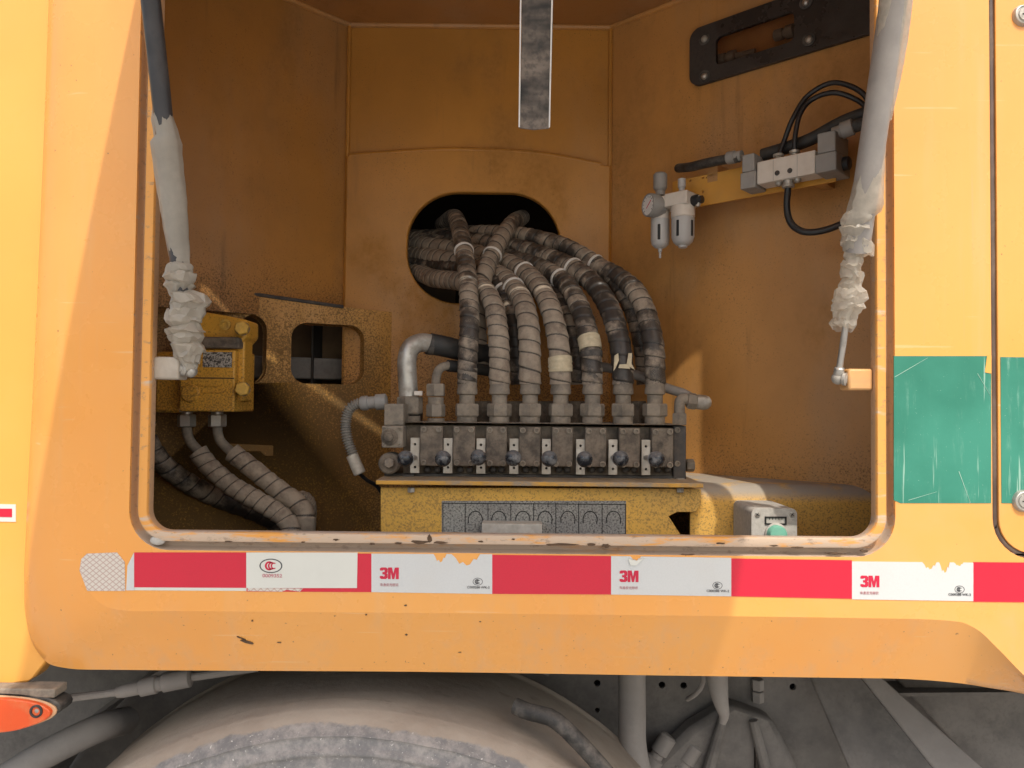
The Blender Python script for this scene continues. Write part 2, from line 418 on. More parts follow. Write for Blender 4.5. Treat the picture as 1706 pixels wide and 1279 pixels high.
gr_ = kf.ramp(kf.axis(1), .001, .006); cf = kf.mix(kf.math('MULTIPLY', gr_, .60), cf, (.34, .27, .22))
spk = kf.ramp(kf.noise(110, 6, .72, (.5, 1, 1)), .55, .66); cf = kf.mix(kf.math('MULTIPLY', spk, .55), cf, (.22, .16, .12))
rust = kf.ramp(kf.math('ADD', kf.noise(24, 6, .7, (.5, 1, 1.6), 3), kf.ramp(kf.axis(2), ZB-.03, ZB+.03, .04, -.2)), .66, .70)
cf = kf.mix(kf.math('MULTIPLY', rust, .85), cf, (.10, .055, .03))
kf.bump(kf.noise(120, 4), .2, .001)
M['frame'] = kf.out(cf, .55, 0, .4)
MB().add(vs, fs).build('opening_frame', M['frame'], panel, smooth=40, label='worn gutter lip round the hatch opening')
# dried lump of sealant in the frame corner
MB().ball(P(263, 900, .004), .008, 12, (1.3, .7, .8)).build('sealant_lump', m_plain('grey_sealant', (.50,.48,.44), .8, 0, .2, .3, DUST, 90, .5), panel)
# rust and paint chips on the panel
def chip(px, py, w, h, rot, Y=0.0, seed=0, mat='chipmat'):
    rnd = random.Random(seed); c = P(px, py, Y); n = 11; L = []
    for k in range(n):
        a = 2*math.pi*k/n; r = .55+.45*rnd.random()
        x, z = math.cos(a)*w*r/2, math.sin(a)*h*r/2
        L.append((x*math.cos(rot)-z*math.sin(rot), x*math.sin(rot)+z*math.cos(rot)))
    return L, c
M['chip'] = m_plain('rusty_chip', (.11, .062, .032), .8, 0, .4, 0, DUST, 200, .3)
BEV = (FAC.u, (P(700,1119,DEP)-P(700,1021,0)).normalized()*-1)
bevn = BEV[0].cross(BEV[1]); bevn = bevn if bevn.y < 0 else -bevn
def bevpt(px, py): t = (py-1022)/98; return P(px, py, DEP*max(0, min(1, t)))
for i, (px, py, w_, h_, ro) in enumerate([(411,1069,.020,.0055,-.35),(402,1063,.016,.002,-.5),(465,1070,.006,.0015,0),(420,1034,.003,.0025,0),(676,1008,.005,.003,0),(677,1057,.004,.003,0),
        (766,1086,.005,.002,0),(610,1024,.004,.002,.2),(1360,1043,.0025,.006,-.4),(1349,1067,.0022,.005,0),(1330,1066,.002,.003,0),(1327,1113,.003,.003,0),(1553,1100,.003,.003,0),(1318,1047,.002,.004,0),(1483,1031,.007,.0015,0),(800,1035,.003,.002,0)]):
    L, _ = chip(px, py, w_, h_, ro, 0, i)
    if py > 1026: c = bevpt(px, py); fr = (c, BEV[0], BEV[1], bevn)
    else: c = P(px, py, 0); fr = (c, FAC.u, FAC.v, FAC.n)
    MB().prism([L], fr, .0006, .002).build('paint_chip', M['chip'], panel)
for i, (px, py, w_, h_) in enumerate([(700,903,.030,.006),(716,897,.008,.012),(735,904,.022,.005),(664,905,.012,.004),(800,902,.010,.003),(855,898,.007,.003),(935,907,.050,.004),(985,907,.016,.005),(1010,909,.014,.006),(1200,905,.018,.003),(1290,909,.014,.003),(1330,912,.02,.0025),(560,899,.01,.003),(505,903,.006,.002),(380,902,.012,.002),(1440,918,.012,.004),(1392,922,.02,.002),(620,906,.008,.003)]):
    L, _ = chip(px, py, w_, h_, 0, 0, 40+i); c = P(px, py, -.0012)
    MB().prism([L], (c, FAC.u, FAC.v, FAC.n), .0004, .004).build('rust_spot', M['chip'], panel)
# pale scrape on the bevel
c = bevpt(1520, 1095); MB().prism([[(-.004,-.022),(.003,-.022),(.011,.018),(.005,.022)]], (c, BEV[0], BEV[1], bevn), .0004, .001).build('scrape_mark', m_plain('pale_scrape', (.66,.50,.36), .7), panel)
# ------------------------------------------------------------------ reflective tape, stickers
def m_reflect(name, col, f=900):
    k = NT(name); v = k.n('ShaderNodeTexVoronoi', feature='DISTANCE_TO_EDGE'); v.inputs['Scale'].default_value = 260
    k.l(k.co, v.inputs['Vector'])
    e = k.ramp(v.outputs['Distance'], 0, .12)
    c = k.mix(k.math('MULTIPLY', k.math('SUBTRACT', 1.0, e), .14), col, tuple(x*.75 for x in col))
    c = k.mix(k.math('MULTIPLY', k.ramp(k.noise(14, 5), .45, .75), .18), c, (.55, .50, .44) if col[1] > .3 else (col[0]*.75, col[1]*.8, col[2]*.8))
    k.bump(v.outputs['Distance'], .1, .0004)
    return k.out(c, .28, 0, .5, .3)
M['tape_white'] = m_reflect('white_reflective_sheet', (.58, .59, .58)); M['tape_red'] = m_reflect('red_reflective_sheet', (.60, .008, .035))
M['tape_smooth'] = m_plain('smooth_white_sticker', (.66, .66, .60), .3, 0, .04, .06, (.5,.46,.4), 12, .02)
M['red_print'] = m_plain('red_print', (.55, .012, .05), .4, 0, .05, 0, DUST, 40, 0)
M['dark_print'] = m_plain('dark_print', (.06, .06, .065), .5, 0, .05, 0, DUST, 40, 0)
M['grey_print'] = m_plain('faded_red_print', (.52, .22, .24), .5, 0, .05, 0, DUST, 40, 0)
def on_fac(pxs, front, back, name, mat, parent, label=None, bev=0):
    return MB().prism([[fx(*p) for p in pxs]], FF, front, back).build(name, mat, parent, bev=bev, label=label)
def ell(cx, cz, rx, rz, n=32): return [(cx+rx*math.cos(2*math.pi*k/n), cz+rz*math.sin(2*math.pi*k/n)) for k in range(n)]
def ccc(px, py, rx, rz, ringmat, cmat, parent, yo):
    cx, cz = fx(px, py)
    MB().prism([ell(cx, cz, rx, rz), ell(cx, cz, rx*.90, rz*.87)[::-1]], FF, yo+.0003, -yo).build('mark_ring', ringmat, parent)
    for i, (dx, sc) in enumerate(((-.13, .56), (.05, .47), (.22, .40))):
        r = rz*sc*1.15; th = r*.34; x0 = cx+dx*rx*1.15; L = []
        for k in range(15):
            a = R(55+250*k/14); L.append((x0+r*math.cos(a)*.95, cz+r*math.sin(a)))
        for k in range(15):
            a = R(305-250*k/14); L.append((x0+.25*th+(r-th)*math.cos(a)*.95, cz+(r-th)*math.sin(a)))
        MB().prism([L], FF, yo+.0003, -yo).build('mark_letter', cmat, parent)
def red(x0, x1, y0l, y0r, y1l, y1r, label):
    return on_fac([(x0,y1l),(x1,y1r),(x1,y0r),(x0,y0l)], .0008, .001, 'red_tape', M['tape_red'], panel, label)
def white(x0, x1, y0l, y0r, y1l, y1r, label, nicks=()):
    # torn top edge: nicks are (px, half width, depth px)
    top = []
    for nx, hw, dp in sorted(nicks, reverse=True):
        for sgn, dd in ((1,0),(.75,.5),(.55,.42),(.3,.9),(.05,1),(-.2,.7),(-.45,.85),(-.7,.35),(-1,0)):
            x = nx+sgn*hw; f = (x-x0)/(x1-x0); top.append((x, y0l+(y0r-y0l)*f+dd*dp))
    return on_fac([(x0,y1l),(x1,y1r),(x1,y0r)]+top+[(x0,y0l)], .0008, .001, 'white_tape', M['tape_white'], panel, label)
# worn honeycomb remnant at the left end
kk = NT('worn_honeycomb_sheet')
sx = kk.axis(0); sz = kk.axis(2)
d1 = kk.math('ABSOLUTE', kk.math('SUBTRACT', kk.math('FRACT', kk.math('MULTIPLY', kk.math('ADD', sx, kk.math('MULTIPLY', sz, 1.25)), 115)), .5))
d2 = kk.math('ABSOLUTE', kk.math('SUBTRACT', kk.math('FRACT', kk.math('MULTIPLY', kk.math('SUBTRACT', sx, kk.math('MULTIPLY', sz, 1.25)), 115)), .5))
ln = kk.ramp(kk.math('MINIMUM', d1, d2), .04, .16, 1, 0)
kk.bump(ln, .3, .0005)
M['honey'] = kk.out(kk.mix(kk.math('MULTIPLY', ln, .8), (.62, .57, .51), (.42, .27, .22)), .4)
on_fac([(146,984),(133,950),(136,931),(145,922),(195,920),(208,936),(209,984)], .0008, .001, 'white_tape', M['honey'], panel, 'worn honeycomb scrap of white reflective tape')
on_fac([(211,983),(224,983),(224,920),(213,942)], .0012, .001, 'white_tape', M['tape_white'], panel)
on_fac([(224,983),(411,984),(411,977),(224,977)], .0006, .001, 'white_tape', M['tape_smooth'], panel)
red(224,411,920,920,978,979,'plain red tape piece at the left end of the strip')
red(411,619,921,922,985,986,'red tape piece mostly covered by a white certification sticker')
st = on_fac([(411,979),(595,979),(596,920),(411,920)], .0016, .001, 'certification_sticker', M['tape_smooth'], panel, 'white sticker with red oval certification mark')
on_fac([(413,984),(470,985),(478,982),(500,985),(505,980),(413,979)], .0013, .001, 'white_tape', M['honey'], panel)
ccc(452, 942, .0148, .0092, M['dark_print'], M['red_print'], st, .0016)
text('serial_number', '0009352', .0062, M['grey_print'], P(437, 961.5, -.0019), st, .0001, 1.18)
def marks(wt, px, py, px2, py2, pxt, pyt):
    o = P(px, py, 0); k = .0148/10
    three = [(0,2.6),(0,.9),(1.2,0),(5.2,0),(6.6,1.2),(6.6,4.2),(5.6,5),(6.6,5.8),(6.6,8.8),(5.2,10),(1.2,10),(0,9.1),(0,7.3),(2.6,7.3),(2.9,7.9),(3.7,7.9),(4.0,7.4),(4.0,6.4),(3.6,6.0),(2.2,6.0),(2.2,4.0),(3.6,4.0),(4.0,3.6),(4.0,2.6),(3.7,2.1),(2.9,2.1),(2.6,2.6)]
    emm = [(6.9,0),(9.3,0),(9.3,6.2),(10.6,0),(12.4,0),(13.7,6.2),(13.7,0),(16.2,0),(16.2,10),(12.7,10),(11.5,4.6),(10.3,10),(6.9,10)]
    for L in (three, emm): MB().prism([[(o.x+x*k*1.02, o.z+z*k) for x, z in L]], FF, .0012, -.0008).build('maker_mark', M['red_print'], wt)
    text('small_print', '车身反光标识', .0042, M['grey_print'], P(px, py+12, -.0012), wt, 0, .95)
    ccc(px2, py2, .0064, .0048, M['dark_print'], M['dark_print'], wt, .0008)
    text('code_line', 'C000288 WK-2', .0043, M['dark_print'], P(pxt, pyt, -.0012), wt, 0, 1.05)
a = white(619,820,922,923,986,989,'white tape with red maker mark and two torn patches along its top', [(733,11,14),(776,24,19)]); marks(a, 633,964,796,968.5,778,980)
red(820,1018,924,926,989,990,'red tape between two torn white pieces')
a = white(1018,1218,926,929,990,993,'white tape with a lifted flake at its top edge', [(1059,9,7)]); marks(a, 1032,969,1195,975,1177,986)
red(1218,1419,930,933,993,997,'red tape right below the green box')
a = white(1419,1621,935,937,998,1001,'white tape with two torn patches at its right end', [(1548,12,12),(1573,9,18),(1597,8,6)]); marks(a, 1433,977.5,1598,981.5,1580,992)
red(1621,1830,936,938,1002,1004,'last red tape piece on the strip')
M['bare_yel'] = M['fender']
fl = on_fac([(1050,941),(1059,941),(1073,929),(1060,933),(1046,930)], .0030, -.0014, 'tape_flake', M['tape_smooth'], panel)
# green painted band on the panel (weathered and scratched)
kg = NT('scratched_green_paint')
base = kg.mix(kg.ramp(kg.noise(9, 5), .3, .7), (.026, .185, .125), (.044, .245, .172))
sc = kg.ramp(kg.noise(60, 6, .7, (2.0, 1, .22), 2), .50, .72)
sc2 = kg.math('MAXIMUM', kg.ramp(kg.noise(90, 4, .6, (1.6, 1, .06), 8), .64, .69), kg.ramp(kg.noise(300, 3, .7, None, 18), .68, .74))
sc3 = kg.ramp(kg.noise(10, 6, .7, None, 4), .45, .75)
c = kg.mix(kg.math('MULTIPLY', kg.math('MULTIPLY', sc, sc3), .75), base, (.34, .55, .45))
c = kg.mix(kg.math('MULTIPLY', sc2, .5), c, (.48, .66, .55))
kg.bump(sc, .1, .0004)
M['green'] = kg.out(c, .42, 0, .4)
on_fac([(1489,833),(1500,838),(1651,838),(1651,593),(1489,593)], .0006, .001, 'green_band', M['green'], panel, 'scratched green band beside the hatch opening')
for i,(x0,y0,x1,y1,wd) in enumerate([(1597,785,1616,837,1.4),(1490,628,1545,596,1.3),(1513,833,1560,819,1.0),(1628,622,1650,660,.9)]):
    dx, dy = x1-x0, y1-y0; L = math.hypot(dx, dy); nx, ny = -dy/L*wd/3.4, dx/L*wd/3.4
    on_fac([(x0+nx,y0+ny),(x1+nx*.3,y1+ny*.3),(x1-nx*.3,y1-ny*.3),(x0-nx,y0-ny)], .0010, .0, 'scratch', m_plain('pale_scratch', (.42,.60,.50), .6) if i == 0 else bpy.data.materials['pale_scratch'], panel)
on_fac([(1640,620),(1651,622),(1651,592),(1644,592)], .0011, .0, 'paint_chip', M['fender'], panel, 'yellow chip at the corner of the green band')
# ------------------------------------------------------------------ cabinet door at the right
door = thing('cabinet_door', 'orange yellow cabinet door with green band, dark rubber seal and round locks', 'door', P(1800, 900, 0))
dx0 = fx(1661, 500)[0]; dz0 = fx(1706, 922)[1]
dl = [(1.2, dz0)]+[(1.2, 1.15), (dx0, 1.15)]
for k in range(9):
    a = R(180+90*k/8); dl.append((dx0+.044+.044*math.cos(a), dz0+.044+.044*math.sin(a)))
MB().prism([dl], FF, .001, .02).build('door_skin', M['facade'], door, bev=.002)
MB().prism([[(dx0+.003, fx(1700,838)[1]), (1.19, fx(1700,838)[1]), (1.19, fx(1700,595)[1]), (dx0+.003, fx(1700,595)[1])]], FF, .0017, .0).build('green_band', M['green'], door)
sp = [(gx0+.0042, .006, 1.1)]+[(gx0+.0042, .006, z) for z in (.9,.6,.3,0)]
for k in range(9):
    a = R(180+90*k/8); sp.append((gx0+gr+(gr-.0042)*math.cos(a), .006, gz0+gr+(gr-.0042)*math.sin(a)))
sp.append((1.2, .006, gz0+.0042))
MB().sweep(crom(sp, .02), .0052, 10).build('rubber_seal', M['seal'], door, smooth=80)
MB().box(((gx0+1.2)/2, .03, (gz0+1.2)/2), (1.2-gx0+.05, .01, 1.2-gz0+.03)).build('door_backing', M['void'], door)
for py in (27, 834):
    c = P(1703, py, 0)
    lk = MB().lathe(c+Vector((0,.002,0)), (0,-1,0), [(.0145,0),(.0145,.004),(.0125,.008),(.0115,.0085),(.011,.007),(.0085,.007),(.0078,.0085),(.001,.0088)], 36).build('lock', M['steel'], door, smooth=30)
    MB().box(c+Vector((-.001,-.0069,0)), (.006,.0008,.0012)).build('keyhole', M['black'], lk)
# ------------------------------------------------------------------ front fender at the left
fen = thing('fender', 'brighter yellow fender panel behind the left edge of the side panel', 'fender', P(-100, 1143, .05))
YF = .052
MB().prism([[fx(*p, YF) for p in ((-420,1141),(20,1141),(42,1138),(58,1127),(72,1108),(82,1095),(100,900),(115,300),(130,-340),(-420,-340))]], FAC.frame(-YF), 0, .03).build('fender_skin', M['fender'], fen, bev=.004)
pp = [(-30,839),(27,840),(27,869),(-30,868)]
mk = MB().prism([[fx(*p, YF) for p in pp][::-1]], FAC.frame(-YF), .001, 0).build('marker_sticker', M['tape_smooth'], fen, label='white bordered sticker with a red bar')
MB().prism([[fx(*p, YF) for p in ((-30,847),(21,847),(21,861),(-30,860))]], FAC.frame(-YF), .0016, -.001).build('red_bar', M['tape_red'], mk)
# side marker lamp below the fender
lamp = thing('marker_lamp', 'orange teardrop side marker lamp with rubber base below the fender', 'lamp', P(40, 1215, .03))
def lampshape(sc, dz=0): 
    pts = crom([Vector((*fx(*p, .03), 0)) for p in ((-200,1158),(-90,1152),(10,1153),(60,1158),(90,1167),(101,1178),(92,1191),(60,1204),(20,1213),(-60,1218),(-200,1218))], .006)
    cx = sum(p.x for p in pts)/len(pts); cz = sum(p.y for p in pts)/len(pts)
    return [((p.x-cx)*sc+cx, (p.y-cz)*sc+cz+dz) for p in pts]
MB().prism([lampshape(1.0)], FAC.frame(-.03), 0, .03).build('lamp_base', M['rubber'], lamp, bev=.004)
kl = NT('orange_lens'); kl.b.inputs['Subsurface Weight'].default_value = .3
M['lens'] = kl.out(kl.mix(kl.ramp(kl.noise(40, 4, .6), .45, .75), (.85, .10, .018), (.80, .20, .07)), .3)
MB().prism([lampshape(.93, -.0035)], FAC.frame(-.03), .009, .0).build('lens', M['lens'], lamp, bev=.006)
MB().prism([lampshape(.97, -.003)], FAC.frame(-.03), .003, .0).build('lens_rim', m_plain('pale_lens_rim', (.66,.40,.22), .5), lamp, bev=.001)
sc_ = MB().lathe(P(63,1183,.024), (0,-1,0), [(.0085,0),(.0085,.0045),(.006,.005),(.0055,.002),(.001,.002)], 20).build('screw_cup', M['rubber'], lamp)
MB().lathe(P(63,1183,.0235), (0,-1,0), [(.005,0),(.0045,.002),(.001,.003)], 16).build('screw_head', M['steel'], sc_)
MB().box(P(40,1148,.045), (.10,.03,.012)).build('mount_tab', M['dusty_steel'], lamp, bev=.002)
# ------------------------------------------------------------------ the open hatch door above the opening (held by the struts)
hatch = thing('hatch_door', 'open orange hatch lid held out horizontally above the opening', 'door', (0.03, -.45, ZT+.03))
hx0, hx1 = -.455, .475
lid = [(hx0, -.985), (hx1, -.985)]
for k in range(9): a = R(90*k/8); lid.append((hx1-.15+.15*math.cos(a), -.175+.15*math.sin(a)))
for k in range(9): a = R(90+90*k/8); lid.append((hx0+.02+.02*math.cos(a), -.045+.02*math.sin(a)))
MB().prism([lid], (Vector((0,0,ZT+.016)), Vector((1,0,0)), Vector((0,1,0)), Vector((0,0,1))), .006, .006).build('lid_skin', M['facade'], hatch, bev=.002)
MB().box(((hx0+hx1)/2, -.985, ZT+.008), (hx1-hx0, .01, .03)).build('lid_edge', M['facade'], hatch, bev=.002)
for x in (-.3, .35): MB().cyl((x-.04, -.013, ZT+.034), (x+.04, -.013, ZT+.034), .006).build('hinge', M['steel'], hatch)
for x in (-.3, .35): MB().box((x, -.028, ZT+.0265), (.05, .056, .003)).build('hinge_leaf', M['steel'], hatch)
# ================================================================== compartment behind the opening
comp = thing('equipment_compartment', 'brown orange sheet metal compartment walls inside the hatch opening', 'compartment', (0, .3, -.3))
ZC = BACK.at(800, 42)[2]
ZLO = -.29
# back wall: upper sheet and proud lower sheet with the rounded hose hole
u0, _ = BACK.uv(577, 400); u1, _ = BACK.uv(1015, 400)
MB().prism([[(u0, BACK.uv(800,300)[1]), (u1, BACK.uv(800,300)[1]), (u1, ZC), (u0, ZC)]], BACK.frame(), 0, .004).build('back_wall', M['back'], comp, label='upper sheet of the back wall')
h0 = BACK.uv(681, 322); h1 = BACK.uv(931, 508)
hole = rrect(h0[0], h1[1], h1[0], h0[1], .105, 12)
top = [(BACK.uv(x, y)) for x, y in ((1003,278),(960,268),(900,259),(840,254),(780,253),(720,253),(650,256),(582,262))]
MB().prism([[(u0, ZLO), (u1, ZLO)]+[(u1, top[0][1])]+top+[(u0, top[-1][1])], hole[::-1]], BACK.frame(), .014, .006).build('back_wall', M['back'], comp, bev=.003, label='lower back sheet with rounded hose opening')
w_ = MB().sweep(crom([BACK.at(x, y, .008) for x, y in ((583,260),(720,251),(800,251),(900,257),(1000,275))], .02), .0065, 10).build('weld_bead', M['back'], comp)
# a dark bay behind the hose hole
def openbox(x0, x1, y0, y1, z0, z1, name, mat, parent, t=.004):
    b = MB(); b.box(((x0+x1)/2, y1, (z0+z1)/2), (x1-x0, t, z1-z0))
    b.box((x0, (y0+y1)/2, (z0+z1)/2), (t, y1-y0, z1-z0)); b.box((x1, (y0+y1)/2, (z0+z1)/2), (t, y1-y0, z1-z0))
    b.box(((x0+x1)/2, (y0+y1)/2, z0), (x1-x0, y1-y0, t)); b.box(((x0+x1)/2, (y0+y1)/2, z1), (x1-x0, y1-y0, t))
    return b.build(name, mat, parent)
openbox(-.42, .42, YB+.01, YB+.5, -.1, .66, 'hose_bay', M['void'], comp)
# left wall
LT = LEFT.uv(577, 400)[0]; L0 = LT-.62
crl = [LEFT.uv(x, y) for x, y in ((575,511),(460,494),(360,480),(258,468),(150,453))]
MB().prism([[(L0, crl[-1][1]-.05), (LT, crl[0][1]-.03), (LT, ZC), (L0, ZC)]], LEFT.frame(), 0, .004).build('left_wall', M['left_up'], comp, label='upper left sheet, clean brown paint')
pa, pb = P(240, 600, .375), P(655, 600, .588)
LOW = Wall((pa.x, pa.y), (pb.x, pb.y))
s1 = [LOW.uv(*p) for p in ((398,522),(443,640))]; s2 = [LOW.uv(*p) for p in ((486,536),(606,641))]
def slot(a, b, r): return rrect(a[0], b[1], b[0], a[1], r, 7)
crl = [LOW.uv(x, y) for x, y in ((654,520),(575,511),(460,494),(360,480),(258,468),(100,447))]
l0 = [(crl[-1][0], ZLO), (crl[0][0], ZLO)]+crl
MB().prism([l0, slot(s1[0], s1[1], .030)[::-1], slot(s2[0], s2[1], .030)[::-1]], LOW.frame(), .0, .045).build('left_wall', M['left_low'], comp, label='rusty speckled lower left sheet with two rounded slots')
MB().sweep(crom([LOW.at(x, y, .0) for x, y in ((262,469),(360,481),(460,495),(572,511))], .02), .0036, 8).build('weld_bead', M['cast_dark'], comp)
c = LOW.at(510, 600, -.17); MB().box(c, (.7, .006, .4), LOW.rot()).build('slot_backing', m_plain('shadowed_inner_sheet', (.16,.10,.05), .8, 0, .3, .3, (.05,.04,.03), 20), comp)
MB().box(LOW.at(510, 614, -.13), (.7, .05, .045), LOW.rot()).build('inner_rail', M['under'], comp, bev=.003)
MB().prism([[LOW.uv(*p) for p in ((368,738),(455,742),(455,760),(440,760),(432,752),(368,752))]], LOW.frame(), .005, .004).build('welded_tab', M['left_low'], comp, bev=.002)
# right wall with a window slot
RT = RIGHT.uv(1015, 400)[0]; R1 = RT+.60
wa = [RIGHT.uv(*p) for p in ((1172,60),(1172,128),(1440,40),(1470,-60))]
wu0, wu1 = RIGHT.uv(1196, 100)[0], RIGHT.uv(1560, 0)[0]
wz0, wz1 = RIGHT.uv(1196, 117)[1], RIGHT.uv(1196, 60)[1]
wh0 = RIGHT.uv(1193, 116); wh1 = (RIGHT.uv(1330, 60)[0], RIGHT.uv(1193, 63)[1])
MB().prism([[(RT, ZLO), (R1, ZLO+.04), (R1, ZC), (RT, ZC)], rrect(wh0[0], wh0[1], wh1[0], wh1[1], .012, 5)[::-1]], RIGHT.frame(), 0, .004).build('right_wall', M['right'], comp, label='right side sheet carrying the air unit')
# ceiling and edge beads
ce = MB(); pts = [(LEFT.a+LEFT.u*L0), (LEFT.a+LEFT.u*LT), (RIGHT.a+RIGHT.u*RT), (RIGHT.a+RIGHT.u*R1)]
ce.add([(p.x, p.y, ZC) for p in pts]+[(p.x, p.y, ZC+.01) for p in pts], [(0,1,2,3),(4,7,6,5),(0,4,5,1),(1,5,6,2),(2,6,7,3),(3,7,4,0)]).build('ceiling', M['ceiling'], comp)
def bead(a, b, r, mat): MB().sweep([a, (Vector(a)+Vector(b))/2, b], r, 8).build('seam_bead', mat, comp)
for (a, b) in zip(pts[:-1], pts[1:]): bead((a.x, a.y-.003, ZC-.003), (b.x, b.y-.003, ZC-.003), .006, M['right'])
for p in pts[1:3]: bead((p.x, p.y-.004, ZLO), (p.x, p.y-.004, ZC), .0045, M['back'])
fx0, fx1 = pts[0].x, pts[3].x
MB().box(((fx0+fx1)/2, .66, -.296), (1.5, 1.2, .01)).build('floor', M['void'], comp)
MB().box((fx0-.01, .245, .25), (.006, .29, 1.05)).build('end_sheet', M['left_up'], comp); MB().box((fx1+.01, .20, .25), (.006, .38, 1.05)).build('end_sheet', M['right'], comp)
MB().box(((fx0+fx1)/2, .105, ZC+.012), (fx1-fx0+.04, .20, .006)).build('top_sheet', M['ceiling'], comp)
MB().box((0, .78, 1.08), (2.9, 1.53, .01)).build('light_block_roof', M['ceiling'], comp)  # unseen cover, added to stop sky light leaking in behind the compartment
# ================================================================== underneath: chassis rail, wheel, bars, hoses
ch = thing('chassis_rail', 'dust covered chassis rail with bolt holes behind the wheel', 'chassis', (0, .55, -.8))
YR = .46
hl = []
def rh(px, py, r):
    p = P(px, py, YR); hl.append([(p.x+r*math.cos(-2*math.pi*k/14), p.z+r*math.sin(-2*math.pi*k/14)) for k in range(14)])
for a in ((922,1181,.013),(958,1183,.0045),(995,1183,.0045),(995,1138,.0062),(1103,1141,.0062),(1139,1142,.0062),(1321,1144,.0062),(1172,1207,.0045),(995,1228,.004)): rh(*a)
MB().prism([[(-1.6,-1.0),(1.6,-1.0),(1.6,-.30),(-1.6,-.30)]]+hl, FAC.frame(-YR), 0, .008).build('rail_web', M['under'], ch, bev=.001)
MB().box((0, .60, -.65), (3.2, .006, .8)).build('light_block_sheet', M['void'], ch)  # added sheet behind the rail, blocks light from the far side
MB().box((0, .29, -.315), (3.2, .40, .008)).build('deck_plate', M['void'], ch)
MB().prism([[fx(*p, YR-.06) for p in ((1085,1279),(1150,1215),(1215,1175),(1290,1200),(1330,1279),(1330,1400),(1085,1400))]], FAC.frame(-YR+.06), 0, .05).build('axle_bracket', M['under'], ch, bev=.012)
for (x0,y0,x1,y1) in ((1165,1279,1205,1195),(1290,1279,1255,1200)):
    MB().cyl(P(x0,y0+60,YR-.075), P(x1,y1,YR-.068), .012, .008, 10).build('bracket_rib', M['under'], ch)
MB().box(P(1263,1279,YR-.064), (.012,.012,.07)).build('bracket_slot', M['void'], ch)
MB().box(P(1580,1146,.40), (.30,.06,.006), Matrix.Rotation(R(-1),3,'Y')).build('rail_flange', M['under'], ch)
for (px,py) in ((1262,1140),(1262,1160)): MB().hexa(P(px,py-9,YR-.01), P(px,py+9,YR-.01), .012).build('bolt', M['under_light'], ch)
for (px,py,l) in ((1115,1225,.13),(1160,1240,.13),(1025,1240,.12)):
    a = P(px, py, YR-.05); d = Vector((-.55, -.05, -.85)).normalized()
    MB().lathe(a, d, [(.011,0),(.016,.004),(.016,.035),(.012,.037),(.012,.045),(.017,.048),(.017,.09),(.0135,.094),(.0135,.2)], 14).build('grease_fitting', M['under_light'], ch)
wheel = thing('wheel', 'large dust coated truck tyre under the side panel', 'wheel', P(590, 1279, .2))
wcx = P(590, 1200, .1).x; RT_ = .53*1.16; wz = P(590, 1182, .06).z-RT_
prof = [(.30,.05),(.40,.035),(.455,.030),(.462,.026),(.468,.030),(.484,.032),(.488,.0285),(.493,.0285),(.497,.033),(.506,.035),(.509,.0325),(.512,.036),(.520,.046),(.527,.060),(.530,.085),(.531,.20),(.530,.31),(.52,.34),(.40,.36),(.30,.35)]
def refine(pr, n=4):
    pts = crom([Vector((a, b, 0)) for a, b in pr], .003); return [(p.x, p.y) for p in pts]
NW = 260; vs = []; fs = []; pr = refine(prof)
for k in range(NW):
    a = 2*math.pi*k/NW
    for r, y in pr:
        r *= 1.16
        q_ = Vector((math.cos(a)*r, y*1.4, math.sin(a)*r)); d = (.0022*N3(q_, 9)+.0010*N3(q_, 45, 3)) if r > .54 else .0008*N3(q_, 30)
        if y > .1: d *= .4
        rr = r+d; vs.append((wcx+rr*math.cos(a), y+d*.5, wz+rr*math.sin(a)))
m = len(pr)
for k in range(NW):
    k2 = (k+1) % NW
    for j in range(m-1): fs.append((k*m+j, k*m+j+1, k2*m+j+1, k2*m+j))
kt = NT('dust_caked_tyre')
sidem = kt.ramp(kt.math('ADD', kt.axis(1), kt.math('MULTIPLY', kt.math('SUBTRACT', kt.noise(11, 6, .65), .5), .034)), .0405, .0445)
tread = kt.mix(kt.ramp(kt.noise(7, 6, .6), .3, .7), (.31, .255, .205), (.40, .345, .285))
side = kt.mix(kt.ramp(kt.noise(30, 7, .75), .38, .66), (.19, .185, .185), (.35, .325, .305))
side = kt.mix(kt.ramp(kt.noise(210, 4, .7, None, 4), .63, .70), side, (.60, .58, .54))
scr = kt.ramp(kt.noise(14, 6, .7, (.5, 2, 2.4), 8), .60, .66); side = kt.mix(kt.math('MULTIPLY', scr, .6), side, (.10, .10, .105))
tread = kt.mix(kt.math('MULTIPLY', kt.ramp(kt.noise(16, 6, .72, (.4, 1.5, 2.2), 12), .56, .70), .55), tread, (.20, .165, .135))
kt.bump(kt.noise(60, 6, .65), .5, .003)
M['tyre'] = kt.out(kt.mix(sidem, side, tread), .9, 0, .25)
MB().add(vs, fs).build('tyre', M['tyre'], wheel, smooth=60)
MB().lathe((wcx, .06, wz), (0,1,0), [(.30,0),(.29,.01),(.20,.05),(.18,.02),(.05,.02),(.05,.2),(.30,.24)], 48).build('rim', M['under_light'], wheel)
def pipe_thing(name, label, cat, path, r, mat, part, n=16, group=None, parts=None):
    t = thing(name, label, cat, path[0], group)
    MB().sweep(crom(path, .01), r, n).build(part, mat, t, smooth=60)
    return t
pipe_thing('vertical_pipe', 'thick grey dusty pipe hanging down in front of the chassis rail', 'pipe', [P(1052,1050,.33),P(1053,1180,.33),P(1054,1240,.33),P(1064,1290,.32),P(1085,1340,.3)], .0235, M['under_light'], 'tube', 22)
